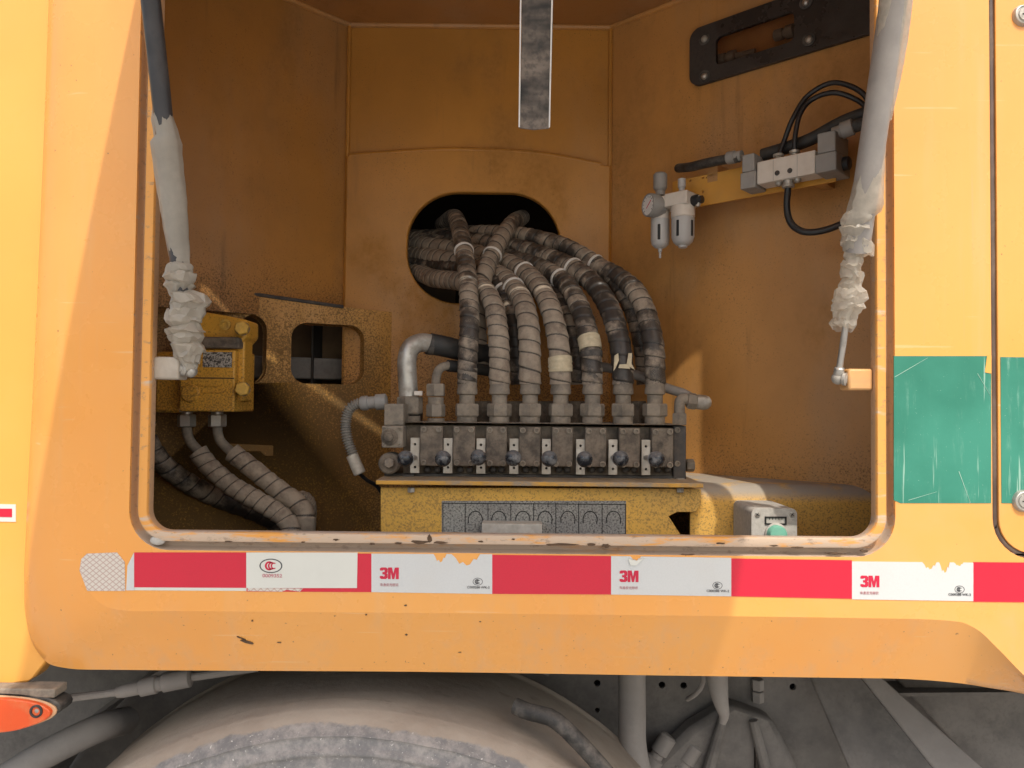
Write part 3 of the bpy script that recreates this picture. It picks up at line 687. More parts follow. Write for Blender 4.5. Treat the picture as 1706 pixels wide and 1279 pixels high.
t = pipe_thing('mudguard_edge', 'dark rubber edged bar running down behind the tyre', 'mudguard', [P(858,1176,.10),P(882,1186,.09),P(915,1194,.08),P(940,1212,.075),P(980,1253,.07),P(1030,1310,.065)], .0115, M['rubber'], 'rubber_edge', 12)
t = pipe_thing('corrugated_conduit', 'thin black corrugated conduit above the tyre', 'conduit', [P(770,1105,.36),P(815,1127,.36),P(860,1146,.36),P(893,1168,.36),P(905,1180,.37)], .0075, M['rubber'], 'conduit_core', 10)
cp = crom([P(770,1105,.36),P(815,1127,.36),P(860,1146,.36),P(893,1168,.36),P(905,1180,.37)], .0045)
MB().sweep([p for q_ in zip(cp[:-1], cp[1:]) for p in (q_[0], q_[0].lerp(q_[1], .5))], lambda i, a: .0085 if i % 2 else .0070, 10, False).build('ridges', M['rubber'], t)
t = thing('drooping_hose', 'dusty tapered hose end hanging below the panel', 'hose', P(1200, 1200, .30))
dp = crom([P(1192,1085,.31),P(1195,1130,.305),P(1200,1165,.30),P(1206,1190,.30),P(1203,1205,.30)], .005)
MB().sweep(dp, lambda i, a: .0205*(1-.72*(i/(len(dp)-1))**1.6), 16).build('tube', M['under_light'], t, smooth=60)
pipe_thing('cable', 'small grey cable curling beside the drooping hose', 'cable', [P(1165,1095,.34),P(1172,1135,.34),P(1160,1155,.35),P(1145,1165,.38)], .004, M['under_light'], 'sheath', 8)
# cable with plug behind the lamp
t = thing('lamp_cable', 'grey cable with plug connector leading to the marker lamp', 'cable', P(210, 1155, .14))
MB().cyl(P(95,1165,.12), P(205,1152,.14), .0055, n=10).build('sheath', M['under_light'], t)
a, b = P(195,1153,.14), P(320,1128,.15); d = b-a; Lc = d.length
MB().lathe(a, d, [(.008,0),(.010,.01),(.010,Lc*.3),(.0135,Lc*.32),(.0135,Lc*.52),(.011,Lc*.54),(.011,Lc*.6),(.014,Lc*.62),(.014,Lc*.97),(.009,Lc)], 12).build('plug', M['under_light'], t)
MB().cyl(b, P(430,1112,.16), .006, n=10).build('sheath', M['under_light'], t)
pipe_thing('vertical_pipe', 'thick brown pipe in the dark corner below the lamp', 'pipe', [P(-40,1330,.2),P(60,1265,.2),P(160,1215,.22),P(210,1200,.3)], .022, M['under_light'], 'tube', 16)
mg = thing('inner_mudguard', 'curved dark mudguard sheet behind the tyre', 'mudguard', (wcx, .3, wz+.6))
vs = []; fs = []; n = 60
for i in range(n+1):
    a = R(62+100*i/n)
    for y, dr in ((.26, 0), (.45, 0)):
        for r in (.665+dr, .671+dr): vs.append((wcx-.03+r*math.cos(a), y, wz+.005+r*math.sin(a)))
for i in range(n):
    k = i*4; fs += [(k,k+4,k+6,k+2),(k+1,k+3,k+7,k+5),(k,k+1,k+5,k+4),(k+2,k+6,k+7,k+3)]
MB().add(vs, fs).build('sheet', M['under'], mg, smooth=60)
bar = thing('diagonal_bar', 'broad dusty steel channel slanting down behind the panel end', 'bar', P(1550, 1279, .25))
def slab(pxs, Y, th, name, mat, parent): return MB().prism([[fx(*p, Y) for p in pxs]], FAC.frame(-Y), 0, th).build(name, mat, parent, bev=.003)
def slab2(pts, th, name, mat, parent):
    v = [P(*p) for p in pts]; k = Vector((0, th, -.3*th)); n = len(v)
    fs = [tuple(range(n)), tuple(range(2*n-1, n-1, -1))]+[(i, (i+1) % n, n+(i+1) % n, n+i) for i in range(n)]
    return MB().add(v+[p+k for p in v], fs).build(name, mat, parent, bev=.003)
slab2([(1425,1115,.36),(1455,1115,.34),(1700,1335,.20),(1600,1335,.22)], .01, 'top_flange', M['under_light'], bar)
slab2([(1345,1115,.37),(1425,1115,.362),(1600,1335,.222),(1440,1335,.25)], .01, 'web', M['under'], bar)
slab2([(1480,1115,.40),(2000,1115,.38),(2000,1400,.36),(1740,1400,.37)], .01, 'gusset_sheet', M['under'], bar)
# ================================================================== bracket under the valve bank
YK = .222                                                    # front plate of the bracket
KF = FAC.frame(-YK)
br = thing('valve_bracket', 'yellow speckled sheet metal bracket carrying the valve bank', 'bracket', P(900, 900, YK))
MB().prism([[fx(*p, YK) for p in ((634,960),(634,812),(1168,814),(1168,838),(1160,853),(1128,853),(1114,860),(1143,905),(1143,960))]], KF, 0, .005).build('front_plate', M['bracket'], br, bev=.001)
a, b = P(626, 806, YK-.02), P(1172, 806, YK-.02)
MB().box(((a.x+b.x)/2, YK+.14, (a.z+b.z)/2), (b.x-a.x, .32, .007), Matrix.Rotation(R(-.0), 3, 'Y')).build('top_plate', M['shelf'], br, bev=.001)
for px in (685, 1133): MB().hexa(P(px, 812, YK-.004), P(px, 820, YK-.004), .006).build('bolt', M['steel'], br)
dk = NT('worn_lever_label')
f = dk.ramp(dk.noise(330, 4, .7), .34, .56)
M['label'] = dk.out(dk.mix(f, (.06, .056, .05), dk.mix(dk.ramp(dk.noise(20, 4), .3, .7), (.36, .35, .31), (.27, .26, .24))), .7)
lab = MB().prism([[fx(*p, YK) for p in ((736,930),(1043,930),(1043,834),(736,834))]], KF, .0008, 0).build('lever_label', M['label'], br, label='worn grey label with a row of arched symbols')
def lline(x0, y0, x1, y1, w_=1.3):
    a, b = Vector((*fx(x0,y0,YK),0)), Vector((*fx(x1,y1,YK),0)); d = (b-a).normalized(); n = Vector((-d.y, d.x, 0))*(w_*.00048)
    MB().prism([[((a+n).x,(a+n).y),((a-n).x,(a-n).y),((b-n).x,(b-n).y),((b+n).x,(b+n).y)]], KF, .0012, -.0006).build('label_line', M['black'], lab)
lline(738,838,1043,840); lline(738,838,738,925); lline(1042,840,1042,925)
for px in (775,813,851,889,926,964,1003): lline(px,838,px,925)
for px in (792,831,871,908,946,983,1022):
    for k in range(8):
        a0, a1 = R(200-28*k), R(200-28*(k+1))
        lline(px+12*math.cos(a0), 866-15*math.sin(a0), px+12*math.cos(a1), 866-15*math.sin(a1), 1.6)
ft = MB(); a, b = P(803, 870, YK-.03), P(903, 870, YK-.03)
ft.box(((a.x+b.x)/2, YK-.022, a.z-.002), (b.x-a.x, .03, .003)); ft.box(((a.x+b.x)/2, YK-.036, a.z-.022), (b.x-a.x, .003, .04))
ft.build('label_guard', M['alu'], br, bev=.0006, label='small pale angle strip in front of the lever label')
# rounded beam to the right of the bracket
beam = thing('support_beam', 'rounded yellow beam with dusty top at the right of the bracket', 'beam', P(1300, 900, .28))
YM = .243; zt = P(1300, 806, YM+.03).z; xa, xb = P(1150, 850, YM).x, .72
pf = [(YM, -.285)]+[(YM+.035-.035*math.cos(R(9*k)), zt-.035+.035*math.sin(R(9*k))) for k in range(11)]+[(YM+.30, zt), (YM+.30, zt-.006), (YM+.04, zt-.006), (YM+.006, zt-.04), (YM+.006, -.285)]
vs = [(x, y, z) for x in (xa, xb) for y, z in pf]; n = len(pf)
kb = [(i, (i+1) % n, n+(i+1) % n, n+i) for i in range(n)]+[tuple(range(n)), tuple(range(2*n-1, n-1, -1))]
kbm = NT('dusty_beam_paint')
cc = kbm.mix(kbm.ramp(kbm.noise(320, 4, .72), .48, .70), (.70, .40, .085), (.22, .13, .055))
dm = kbm.math('MULTIPLY', kbm.ramp(kbm.up(), .18, .75), kbm.ramp(kbm.noise(16, 5), .28, .5))
M['beam'] = kbm.out(kbm.mix(dm, cc, (.36, .31, .25)), .8)
MB().add(vs, kb).build('beam_shell', M['beam'], beam, smooth=40)
# push button box
bx = thing('button_box', 'speckled grey control box with mint green button below the beam', 'control box', P(1285, 900, .15))
YX = .150; a, b = P(1252, 846, YX), P(1328, 905, YX); W_, H_ = b.x-a.x, .085
oc = rrect(a.x, a.z-H_, b.x, a.z, .009, 6)
MB().prism([oc], FAC.frame(-YX), 0, .115).build('housing', M['box_grey'], bx, bev=.004)
for px in (1262, 1320):
    s_ = MB().lathe(P(px, 857, YX), (0,-1,0), [(.0042,0),(.0042,.0012),(.001,.0016)], 16).build('screw', M['steel'], bx)
    for r_ in (0, 90): MB().box(P(px, 857, YX-.0016), (.006,.0006,.001), Matrix.Rotation(R(r_+30),3,'Y')).build('screw_slot', M['black'], s_)
a2, b2 = P(1274, 860, YX), P(1310, 874, YX)
MB().prism([[(a2.x,b2.z),(b2.x,b2.z),(b2.x,a2.z),(a2.x,a2.z)],[(a2.x+.002,b2.z+.002),(a2.x+.002,a2.z-.002),(b2.x-.002,a2.z-.002),(b2.x-.002,b2.z+.002)]], FAC.frame(-YX), .0016, 0).build('window_frame', M['black'], bx)
tk = MB()
for k in range(5): tk.box(P(1282+k*5.2, 864, YX-.0004), (.0008,.0008,.003))
tk.build('scale_ticks', M['black'], bx)
MB().lathe(P(1292, 889, YX), (0,-1,0), [(.0165,0),(.0165,.004),(.014,.006)], 28).build('button_collar', M['box_grey'], bx)
MB().lathe(P(1292, 889, YX-.004), (0,-1,0), [(.0135,0),(.0135,.012),(.012,.0145),(.001,.0155)], 28).build('button', M['mint'], bx)
# ================================================================== valve bank
vb = thing('valve_bank', 'dusty hydraulic valve bank with eight ball knob levers on the bracket', 'valve', P(890, 800, .30))
YV = .285; VF = FAC.frame(-YV)                               # recess plane between the covers
def vbox(x0, y0, x1, y1, Yf, Yb, name, mat, parent=vb, bev=.0015, label=None):
    a, b = P(x0, y0, Yf), P(x1, y1, Yf)
    return MB().box(((a.x+b.x)/2, (Yf+Yb)/2, (a.z+b.z)/2), (abs(b.x-a.x), Yb-Yf, abs(a.z-b.z))).build(name, mat, parent, bev=bev, label=label)
vbox(672,707,1140,797,YV,YV+.15,'manifold',M['cast'])
vbox(1122,709,1143,799,YV-.012,YV+.15,'end_block',M['cast_dark'],label='dark end block at the right of the bank')
vbox(640,788,1143,801,YV-.008,YV+.15,'base_plate',M['cast_dark'])
top_ = vbox(672,703,1143,708,YV-.022,YV+.15,'top_deck',M['dusty_steel'])
cov = ((700,737),(755,791),(810,844),(865,900),(920,954),(975,1010),(1032,1066),(1086,1122))
YC = YV-.028
for i, (x0, x1) in enumerate(cov):
    dy = i*.6
    cv = vbox(x0, 709+dy, x1, 776+dy*.6, YC, YV, 'cover', M['cast'], bev=.0015)
    for (sx_, sy_) in ((x0+6,715+dy),(x1-6,715+dy),(x0+6,770+dy),(x1-6,770+dy)):
        if (sx_, i) in (): continue
        s_ = MB().lathe(P(sx_, sy_, YC), (0,-1,0), [(.0048,-.001),(.0048,.0035),(.0030,.0040),(.0027,.0012),(.0005,.0012)], 14).build('cap_screw', M['dusty_steel'], cv)
    vbox(x0+6, 777, x0+17, 788, YV-.012, YV, 'bolt_head', M['cast_dark'], bev=.004); vbox(x1-14, 777, x1-3, 788, YV-.012, YV, 'bolt_head', M['cast_dark'], bev=.004)
lev = (684,739,794,849,903,960,1014,1069)
knob = ((675,764),(738,764),(797,762),(855,763),(915,764),(974,765),(1034,764),(1094,765))
for i, (x0, (kx, ky)) in enumerate(zip(lev, knob)):
    w_ = 14.5; yl = YV-.022; a, b = P(x0, 729+i*.5, yl), P(x0+w_, 788+i*.5, yl)
    hh = []
    for py in (740+i*.5, 778+i*.5):
        c = P(x0+w_*.5, py, yl); hh.append([(c.x+.0022*math.cos(-2*math.pi*k/10), c.z+.0022*math.sin(-2*math.pi*k/10)) for k in range(10)])
    lv = MB().prism([[(a.x,b.z),(b.x,b.z),(b.x,a.z),(a.x,a.z)]]+hh, FAC.frame(-yl), 0, .005).build('lever_plate', M['alu'], vb, bev=.0005)
    for py in (740+i*.5, 778+i*.5): MB().box(P(x0+w_*.5, py, yl+.006), (.007,.002,.007)).build('hole_back', M['void'], lv)
    c0 = P(x0+w_*.5, 762, yl); c1 = P(kx, ky, .205+random.Random(i).uniform(-.006, .006))
    st_ = MB().cyl(c0, c1, .0042, n=12).build('lever', M['steel'], vb)
    MB().ball(c1, .0128, 24).build('knob', M['knob'], st_, smooth=80)
    MB().lathe(c1+(c0-c1).normalized()*.009, (c0-c1), [(.0115,-.002),(.0120,0),(.0095,.004),(.006,.008)], 24).build('knob_collar', m_plain('dusty_knob_collar', (.30,.30,.31), .4, 0, .1, .5, (.5,.47,.43), 60, .05) if i == 0 else bpy.data.materials['dusty_knob_collar'], st_)
# inlet section at the left end
blk = vbox(636,709,671,746,YV-.045,YV+.10,'inlet_block',M['dusty_steel'],bev=.002)
MB().lathe(P(649,728,YV-.045), (0,-1,0), [(.0135,0),(.0135,.003),(.0105,.0045),(.010,.003),(.0072,.004),(.0065,.009),(.001,.0095)], 28).build('inlet_cap', M['cast'], blk)
for (x, y) in ((641,714),(666,714),(641,741),(666,741)): MB().lathe(P(x,y,YV-.045), (0,-1,0), [(.0035,-.001),(.0035,.003),(.002,.0034),(.0018,.001),(.0005,.001)], 12).build('cap_screw', M['dusty_steel'], blk)
vbox(640,672,672,709,YV-.03,YV+.08,'inlet_stack',M['dusty_steel'],bev=.002)
MB().lathe(P(650,771,YV-.02), (0,-1,0), [(.0175,-.02),(.0175,.012),(.015,.015),(.001,.0155)], 30).build('plug_flange', M['cast'], vb)
MB().hexa(P(648,771,YV-.034), P(648,771,YV-.046), .0085).build('plug_bolt', M['dusty_steel'], vb)
MB().hexa(P(1143,775,YV+.03), P(1156,775,YV+.03), .011).build('side_plug', M['dusty_steel'], vb)
vbox(670,790,690,803,YV-.02,YV,'foot_bolt',M['cast_dark']); vbox(1128,797,1142,806,YV-.02,YV,'foot_bolt',M['steel'])
for (x, y) in ((1128,716),(1128,772)): MB().lathe(P(x,y,YV-.012), (0,-1,0), [(.0048,-.001),(.0048,.0035),(.0030,.0040),(.0027,.0012),(.0005,.0012)], 14).build('cap_screw', M['dusty_steel'], vb)
# rear row of adapters
for px in (805,858,909,960,1062): MB().hexa(P(px,707,YV+.09), P(px,668,YV+.09), .017).build('rear_adapter', M['cast'], vb)
vbox(668,686,700,706,YV+.05,YV+.09,'rear_block',M['cast_dark'])
# ------------------------------------------------------------------ hoses
def hose(label, pts, r, mat, fitting=None, bands=(), pitch=.0205, seed=0, name='hydraulic_hose', wob=1.0, tapes=()):
    """pts: (px, py, Y) from the fitting upwards; fitting: (px nut centre, nut y0, nut y1, Y)"""
    r *= 1.10; W3 = [P(*p) for p in pts]; t = thing(name, label, 'hose', W3[0], 'hydraulic hoses in the compartment')
    path = crom(W3, .0013); n = 26; pitch *= random.Random(seed).uniform(.82, 1.25)
    ln = [0]
    for a, b in zip(path[:-1], path[1:]): ln.append(ln[-1]+(b-a).length)
    ph = []; tu = []
    def rad(i, a):
        s = ln[i]; jit = .42*mnoise.noise(Vector((s*22, seed*3.1, 0)))
        q0 = s/pitch+a/(2*math.pi)+jit; f = q0 % 1.0; ph.append(min(f, 1-f)); tu.append(math.floor(q0)+seed*41.0)
        bulge = .045*wob*mnoise.noise(Vector((s*30, math.cos(a)*.6, seed+math.sin(a)*.6)))
        
        lip = .14*max(0, 1-f/.12)                            # groove under the overlapping edge
        return r*(1.05-.11*f-lip+bulge)
    mb = MB().sweep(path, rad, n)
    o = mb.build('wrapped_sleeve', mat, t, smooth=42)
    at = o.data.attributes.new('phase', 'FLOAT', 'POINT'); at.data.foreach_set('value', ph[:len(o.data.vertices)])
    at = o.data.attributes.new('turn', 'FLOAT', 'POINT'); at.data.foreach_set('value', tu[:len(o.data.vertices)])
    for px, py in bands:                                    # nearest path point
        k = min(range(len(path)), key=lambda i: (px_of(path[i])-Vector((px, py))).length)
        k = max(2, min(len(path)-3, k)); d = (path[k+2]-path[k-2]).normalized()
        u, v, _ = frame_for(d); c = path[k]
        MB().sweep([c+d*x for x in (-.0026,-.0013,0,.0013,.0026)], lambda i, a: r*1.09+(.0006 if 0 < i < 4 else 0), 20).build('marker_band', M['band'], t)
    for px, py, hl_, mt in tapes:
        k = min(range(len(path)), key=lambda i: (px_of(path[i])-Vector((px, py))).length)
        seg = [p for i, p in enumerate(path) if abs(ln[i]-ln[k]) < hl_]
        MB().sweep(seg, lambda i, a: r*1.10+.0012*mnoise.noise(Vector((i*.35, math.cos(a)*2, math.sin(a)*2+seed))), 20).build('tape_wrap', mt, t, smooth=60)
    if fitting:
        px, y0, y1, Y = fitting
        x0 = P(px, (y0+y1)/2, Y); zf = lambda y: P(px, y, Y).z
        B = Vector((x0.x, Y, 0)); V = lambda y: Vector((x0.x, Y, zf(y)))
        MB().lathe(V(708), (0,0,1), [(.0165,0),(.0175,.001),(.0175,zf(y1)-zf(708)-.002),(.0160,zf(y1)-zf(708)+.001)], 24).build('adapter', M['dusty_steel'], t)
        MB().hexa(V(y1), V(y0), .0215, .52+seed*.21).build('nut', M['dusty_steel'], t, smooth=20)
        MB().lathe(V(y0), (0,0,1), [(.0135,-.002),(.0135,zf(y0-14)-zf(y0)),(.0178,zf(y0-16)-zf(y0)),(.0178,zf(y0-24)-zf(y0)),(.0168,zf(y0-26)-zf(y0)),(.0172,zf(y0-58)-zf(y0)),(.0150,zf(y0-62)-zf(y0))], 24).build('ferrule', M['dusty_steel'], t, smooth=40)
    return t
def px_of(p):
    q_ = CAMROT.transposed() @ (Vector(p)-CAMPOS); return Vector((CX+FPX*q_.x/-q_.z, CY-FPX*q_.y/-q_.z))
YH = YV+.045
nut = lambda px: (px, 672, 694, YH)
A, B_, C_, D_ = M['wrapA'], M['wrapB'], M['wrapC'], M['wrapD']
hose('foremost patchy hose rising straight into the upper left of the hole', [(778,640,YH),(779,600,YH),(782,545,YH+.005),(781,490,YH+.04),(777,445,YH+.10),(770,402,YH+.17),(763,372,YH+.25),(755,362,YH+.33),(735,375,YH+.45)], .0158, C_, nut(778), [(773,418)], seed=1)
hose('short thick hose leaning left out of the hole across the others', [(800,620,YH+.075),(795,560,YH+.075),(796,505,YH+.085),(806,460,YH+.12),(820,425,YH+.16),(838,392,YH+.21),(856,370,YH+.28),(870,362,YH+.40)], .0158, B_, None, [(820,424)], seed=2)
hose('pale dusty hose on the second nut bending left into the hole', [(832,640,YH),(832,600,YH),(829,545,YH+.01),(820,505,YH+.04),(800,477,YH+.09),(765,468,YH+.15),(725,464,YH+.22),(700,455,YH+.30),(660,445,YH+.40)], .0165, A, nut(832), seed=3)
hose('dark half hidden hose between two pale ones with white band', [(866,640,YH+.07),(862,590,YH+.07),(856,540,YH+.075),(846,502,YH+.10),(832,476,YH+.13),(800,455,YH+.18),(745,445,YH+.25),(690,440,YH+.34),(650,436,YH+.42)], .0155, D_, None, [(838,484)], seed=4)
hose('pale dusty hose on the third nut', [(883,640,YH),(883,600,YH),(881,550,YH+.01),(874,512,YH+.04),(860,485,YH+.09),(835,460,YH+.15),(790,442,YH+.21),(730,430,YH+.28),(690,424,YH+.36),(650,420,YH+.43)], .0175, A, nut(883), [(856,479)], seed=5)
hose('pale dusty hose on the fourth nut with masking tape', [(934,640,YH),(933,600,YH),(928,560,YH+.01),(916,512,YH+.04),(898,478,YH+.09),(873,453,YH+.14),(835,434,YH+.20),(780,420,YH+.26),(720,410,YH+.32),(680,406,YH+.40),(640,404,YH+.46)], .0172, A, nut(934), [(873,453)], seed=6, tapes=[(934,608,.013,M['tape_tan'])])
hose('dim hose in the second row with a white band behind the masking taped one', [(966,640,YH+.07),(962,590,YH+.07),(950,540,YH+.08),(935,505,YH+.11),(915,482,YH+.15),(880,458,YH+.20),(820,438,YH+.26),(750,425,YH+.33),(680,420,YH+.42)], .0155, C_, None, [(921,486)], seed=7)
hose('patchy hose on the fifth nut with a pale tape collar', [(987,640,YH),(986,610,YH),(983,575,YH+.005),(972,528,YH+.03),(955,490,YH+.07),(935,465,YH+.12),(900,445,YH+.17),(850,430,YH+.22),(790,418,YH+.28),(720,402,YH+.35),(650,396,YH+.45)], .0165, C_, nut(987), [(933,463)], seed=8, tapes=[(985,572,.012,M['tape_tan']),(985,590,.0055,M['rubber'])])
hose('darkest thick hose arching to the sixth nut', [(1038,640,YH),(1037,610,YH),(1032,570,YH+.005),(1018,520,YH+.03),(996,482,YH+.07),(968,455,YH+.11),(930,435,YH+.16),(880,418,YH+.21),(820,406,YH+.26),(750,398,YH+.33),(690,396,YH+.40),(640,398,YH+.48)], .0172, D_, nut(1038), [(957,443)], seed=9)
hose('outer top hose arching behind the darkest one', [(1076,640,YH+.07),(1072,590,YH+.07),(1062,540,YH+.075),(1044,495,YH+.09),(1015,458,YH+.12),(975,428,YH+.16),(930,406,YH+.20),(870,392,YH+.25),(800,388,YH+.31),(730,394,YH+.37),(680,404,YH+.44)], .0155, C_, None, [(991,440)], seed=10)
hose('outermost patchy hose on the seventh nut beside the sunlit patch', [(1091,640,YH),(1091,610,YH),(1088,570,YH+.005),(1078,525,YH+.025),(1062,490,YH+.05),(1040,468,YH+.09),(1005,448,YH+.13),(960,432,YH+.18),(900,415,YH+.23),(840,400,YH+.29),(760,392,YH+.37)], .0165, C_, nut(1091), seed=11)
tt = thing('torn_tape', 'torn pale tape strips stuck to the darkest hose above its nut', 'tape', P(1040, 605, YH-.02))
for (pxs) in (((1047,588),(1053,588),(1052,606),(1058,616),(1049,611),(1044,606)), ((1024,592),(1030,588),(1031,600),(1026,612),(1022,618)), ((1032,607),(1046,606),(1050,614),(1030,613))):
    MB().prism([[fx(*p, YH-.0215) for p in pxs]], FAC.frame(-YH+.0215), .0006, .0006).build('tape_strip', M['tape_tan'], tt)
# ------------------------------------------------------------------ pipes at the ends of the bank
t = thing('elbow_pipe', 'shiny dusty steel elbow pipe feeding the left end of the bank', 'pipe', P(683, 700, YH))
MB().sweep(crom([P(681,668,YH),P(679,630,YH),P(678,600,YH),P(684,580,YH+.003),P(700,571,YH+.012),P(722,573,YH+.02)], .004), .0165, 20).build('steel_elbow', M['steel'], t, smooth=80)
MB().sweep(crom([P(716,572,YH+.018),P(745,578,YH+.03),P(790,588,YH+.06),P(840,590,YH+.10)], .006), .0185, 18).build('rubber_hose', M['blackhose'], t, smooth=80)
MB().sweep([P(714,572,YH+.018),P(717,573,YH+.019),P(720,573,YH+.02)], .0195, 18).build('hose_clip', M['rubber'], t)
MB().hexa(P(683,690,YH), P(683,660,YH), .0225, .3).build('nut', M['dusty_steel'], t, smooth=20)
MB().lathe(P(683,708,YH), (0,0,1), [(.0175,0),(.0175,.016)], 22).build('adapter', M['dusty_steel'], t)
MB().box(P(697,655,YH-.015), (.014,.01,.008)).build('bright_tag', M['white_plastic'], t, bev=.001)
t = thing('small_elbow_pipe', 'thin elbow tube on stacked hex fittings beside the elbow pipe', 'pipe', P(726, 705, YH))
MB().sweep(crom([P(726,650,YH),P(727,628,YH),P(733,614,YH+.003),P(748,609,YH+.012),P(775,612,YH+.03),P(815,617,YH+.06)], .004), .0078, 16).build('steel_elbow', M['dusty_steel'], t, smooth=80)
MB().sweep(crom([P(746,609,YH+.011),P(775,612,YH+.03),P(815,617,YH+.06)], .004), .0105, 16).build('rubber_hose', M['blackhose'], t, smooth=80)
MB().lathe(P(726,708,YH), (0,0,1), [(.0185,0),(.0185,.004),(.015,.006),(.015,.012)], 22).build('base_ring', M['dusty_steel'], t)
MB().hexa(P(726,694,YH), P(726,673,YH), .0165, .2).build('nut', M['dusty_steel'], t, smooth=20)
MB().lathe(P(726,673,YH), (0,0,1), [(.0138,0),(.0138,.012)], 20).build('collar', M['dusty_steel'], t)
MB().hexa(P(726,660,YH), P(726,639,YH), .0170, .45).build('nut', M['dusty_steel'], t, smooth=20)
t = thing('elbow_fitting', 'pale elbow fitting with dome cap on the right end of the bank', 'fitting', P(1131, 705, YH))
MB().hexa(P(1132,708,YH), P(1132,688,YH), .0135, .3).build('nut', M['dusty_steel'], t, smooth=20)
MB().sweep(crom([P(1132,690,YH),P(1133,668,YH),P(1140,664,YH),P(1152,668,YH)], .003), .0095, 14).build('elbow_body', M['dusty_steel'], t, smooth=60)
MB().hexa(P(1145,667,YH-.002), P(1160,669,YH-.002), .0145, .3).build('nut', M['dusty_steel'], t, smooth=20)
c = P(1160,669,YH-.002); MB().lathe(c, P(1180,671,YH-.002)-c, [(.012,0),(.013,.003),(.013,.014),(.011,.021),(.006,.025),(.001,.026)], 22).build('dome_cap', M['steel'], t, smooth=70)
MB().sweep(crom([P(1160,669,YH+.012),P(1140,656,YH+.03),P(1110,646,YH+.04),P(1070,628,YH+.05),P(1010,612,YH+.06),P(930,605,YH+.07)], .006), .0085, 14).build('rubber_hose', M['under_light'], t, smooth=80)
# conduit with connector at the left of the bank
cd = thing('spiral_conduit', 'grey spiral conduit looping from the inlet block down to a pale plug', 'conduit', P(590, 780, YH))
cpath = [P(612,672,YH-.02),P(597,672,YH-.02),P(582,682,YH-.02),P(576,705,YH-.02),P(579,732,YH-.02),P(588,758,YH-.02)]
pth = crom(cpath, .0011)
MB().sweep(pth, lambda i, a: .0082+(.0012 if i % 4 < 2 else -.0012), 14).build('spiral_sleeve', m_plain('grey_conduit', (.24,.23,.21), .5, .2, .1, .35, (.4,.35,.28), 60, .1), cd, smooth=25)
c = P(600,672,YH-.02); MB().lathe(c, P(650,668,YH-.02)-c, [(.0105,0),(.0125,.003),(.0125,.013),(.0105,.014),(.0105,.026),(.0135,.027),(.0135,.044),(.010,.046)], 20).build('connector', M['grey_plastic'], cd)
c = P(586,757,YH-.02); MB().lathe(c, P(600,790,YH-.02)-c, [(.0085,0),(.0105,.001),(.0105,.034),(.009,.036)], 16).build('plug', M['alu'], cd)
MB().sweep(crom([P(598,788,YH-.015),P(612,800,YH),P(630,812,YH+.02),P(645,840,YH+.05)], .004), .0035, 8).build('wire', M['cable'], cd)
# ================================================================== pump block at the left
YP = .300
pm = thing('pump_block', 'yellow cast hydraulic pump block with nameplate and two bolts', 'pump', P(340, 690, YP+.04))
def pbox(x0, y0, x1, y1, Yf, Yb, name, mat, parent=pm, bev=.003, label=None): return vbox(x0, y0, x1, y1, Yf, Yb, name, mat, parent, bev, label)
body = pbox(300,582,390,686,YP,YP+.10,'body',M['yellow_cast'])
pbox(388,560,406,668,YP+.018,YP+.06,'side_flange',M['yellow_cast'],bev=.003)
pbox(258,585,302,688,YP+.03,YP+.11,'side_body',M['yellow_cast'],bev=.006)
MB().prism([[fx(*p, YP+.012) for p in ((300,584),(300,524),(345,520),(380,526),(412,533),(412,560),(390,584))]], FAC.frame(-YP-.012), 0, .06).build('top_flange', M['yellow_cast'], pm, bev=.004)
pbox(296,560,398,580,YP-.002,YP+.05,'seam_rib',M['cast'],bev=.004)
MB().lathe(P(376,541,YP+.012), (0,-1,0), [(.0095,0),(.0095,.004),(.0055,.0045),(.0050,.001),(.0005,.001)], 20).build('socket_screw', M['bolt_yellow'], pm)
for (x, y) in ((404,547),(405,648)):
    bs = MB().cyl(P(x-2,y,YP+.03), P(x,y,YP-.005), .012, n=20).build('bolt_collar', M['cast'], pm)
    MB().lathe(P(x,y,YP-.004), (.15,-1,0), [(.0118,0),(.0125,.002),(.0125,.010),(.0105,.012),(.001,.0122)], 6, .3).build('bolt_head', M['bolt_yellow'], bs, bev=.0008, smooth=20)
npn = NT('worn_nameplate')
M['nameplate'] = npn.out(npn.mix(npn.ramp(npn.noise(300, 4, .7), .44, .56), (.05, .045, .04), (.46, .43, .38)), .6)
pbox(338,586,386,612,YP-.0012,YP+.002,'nameplate',M['nameplate'],bev=.0004,label='scuffed dark nameplate')
pbox(298,628,390,631,YP-.0004,YP+.001,'seam_line',M['chip'],bev=0)
fr_ = MB()
for (x0,y0,x1,y1) in ((331,642,372,643.6),(331,653,372,654.6),(331,642,332.6,654.6),(370.4,642,372,654.6)): 
    a, b = P(x0,y0,YP), P(x1,y1,YP); fr_.box(((a.x+b.x)/2, YP-.0005, (a.z+b.z)/2), (b.x-a.x, .002, a.z-b.z))
fr_.build('cast_frame', M['yellow_cast'], pm, bev=.0003)
text('cast_letters', 'GP-F20', .0085, M['yellow_cast'], P(334,652.5,YP-.0008), pm, .0002, .95) if False else None
MB().lathe(P(318,655,YP+.001), (0,-1,0), [(.016,0),(.016,.004),(.014,.006),(.001,.006)], 8).build('side_plug', M['yellow_cast'], pm)
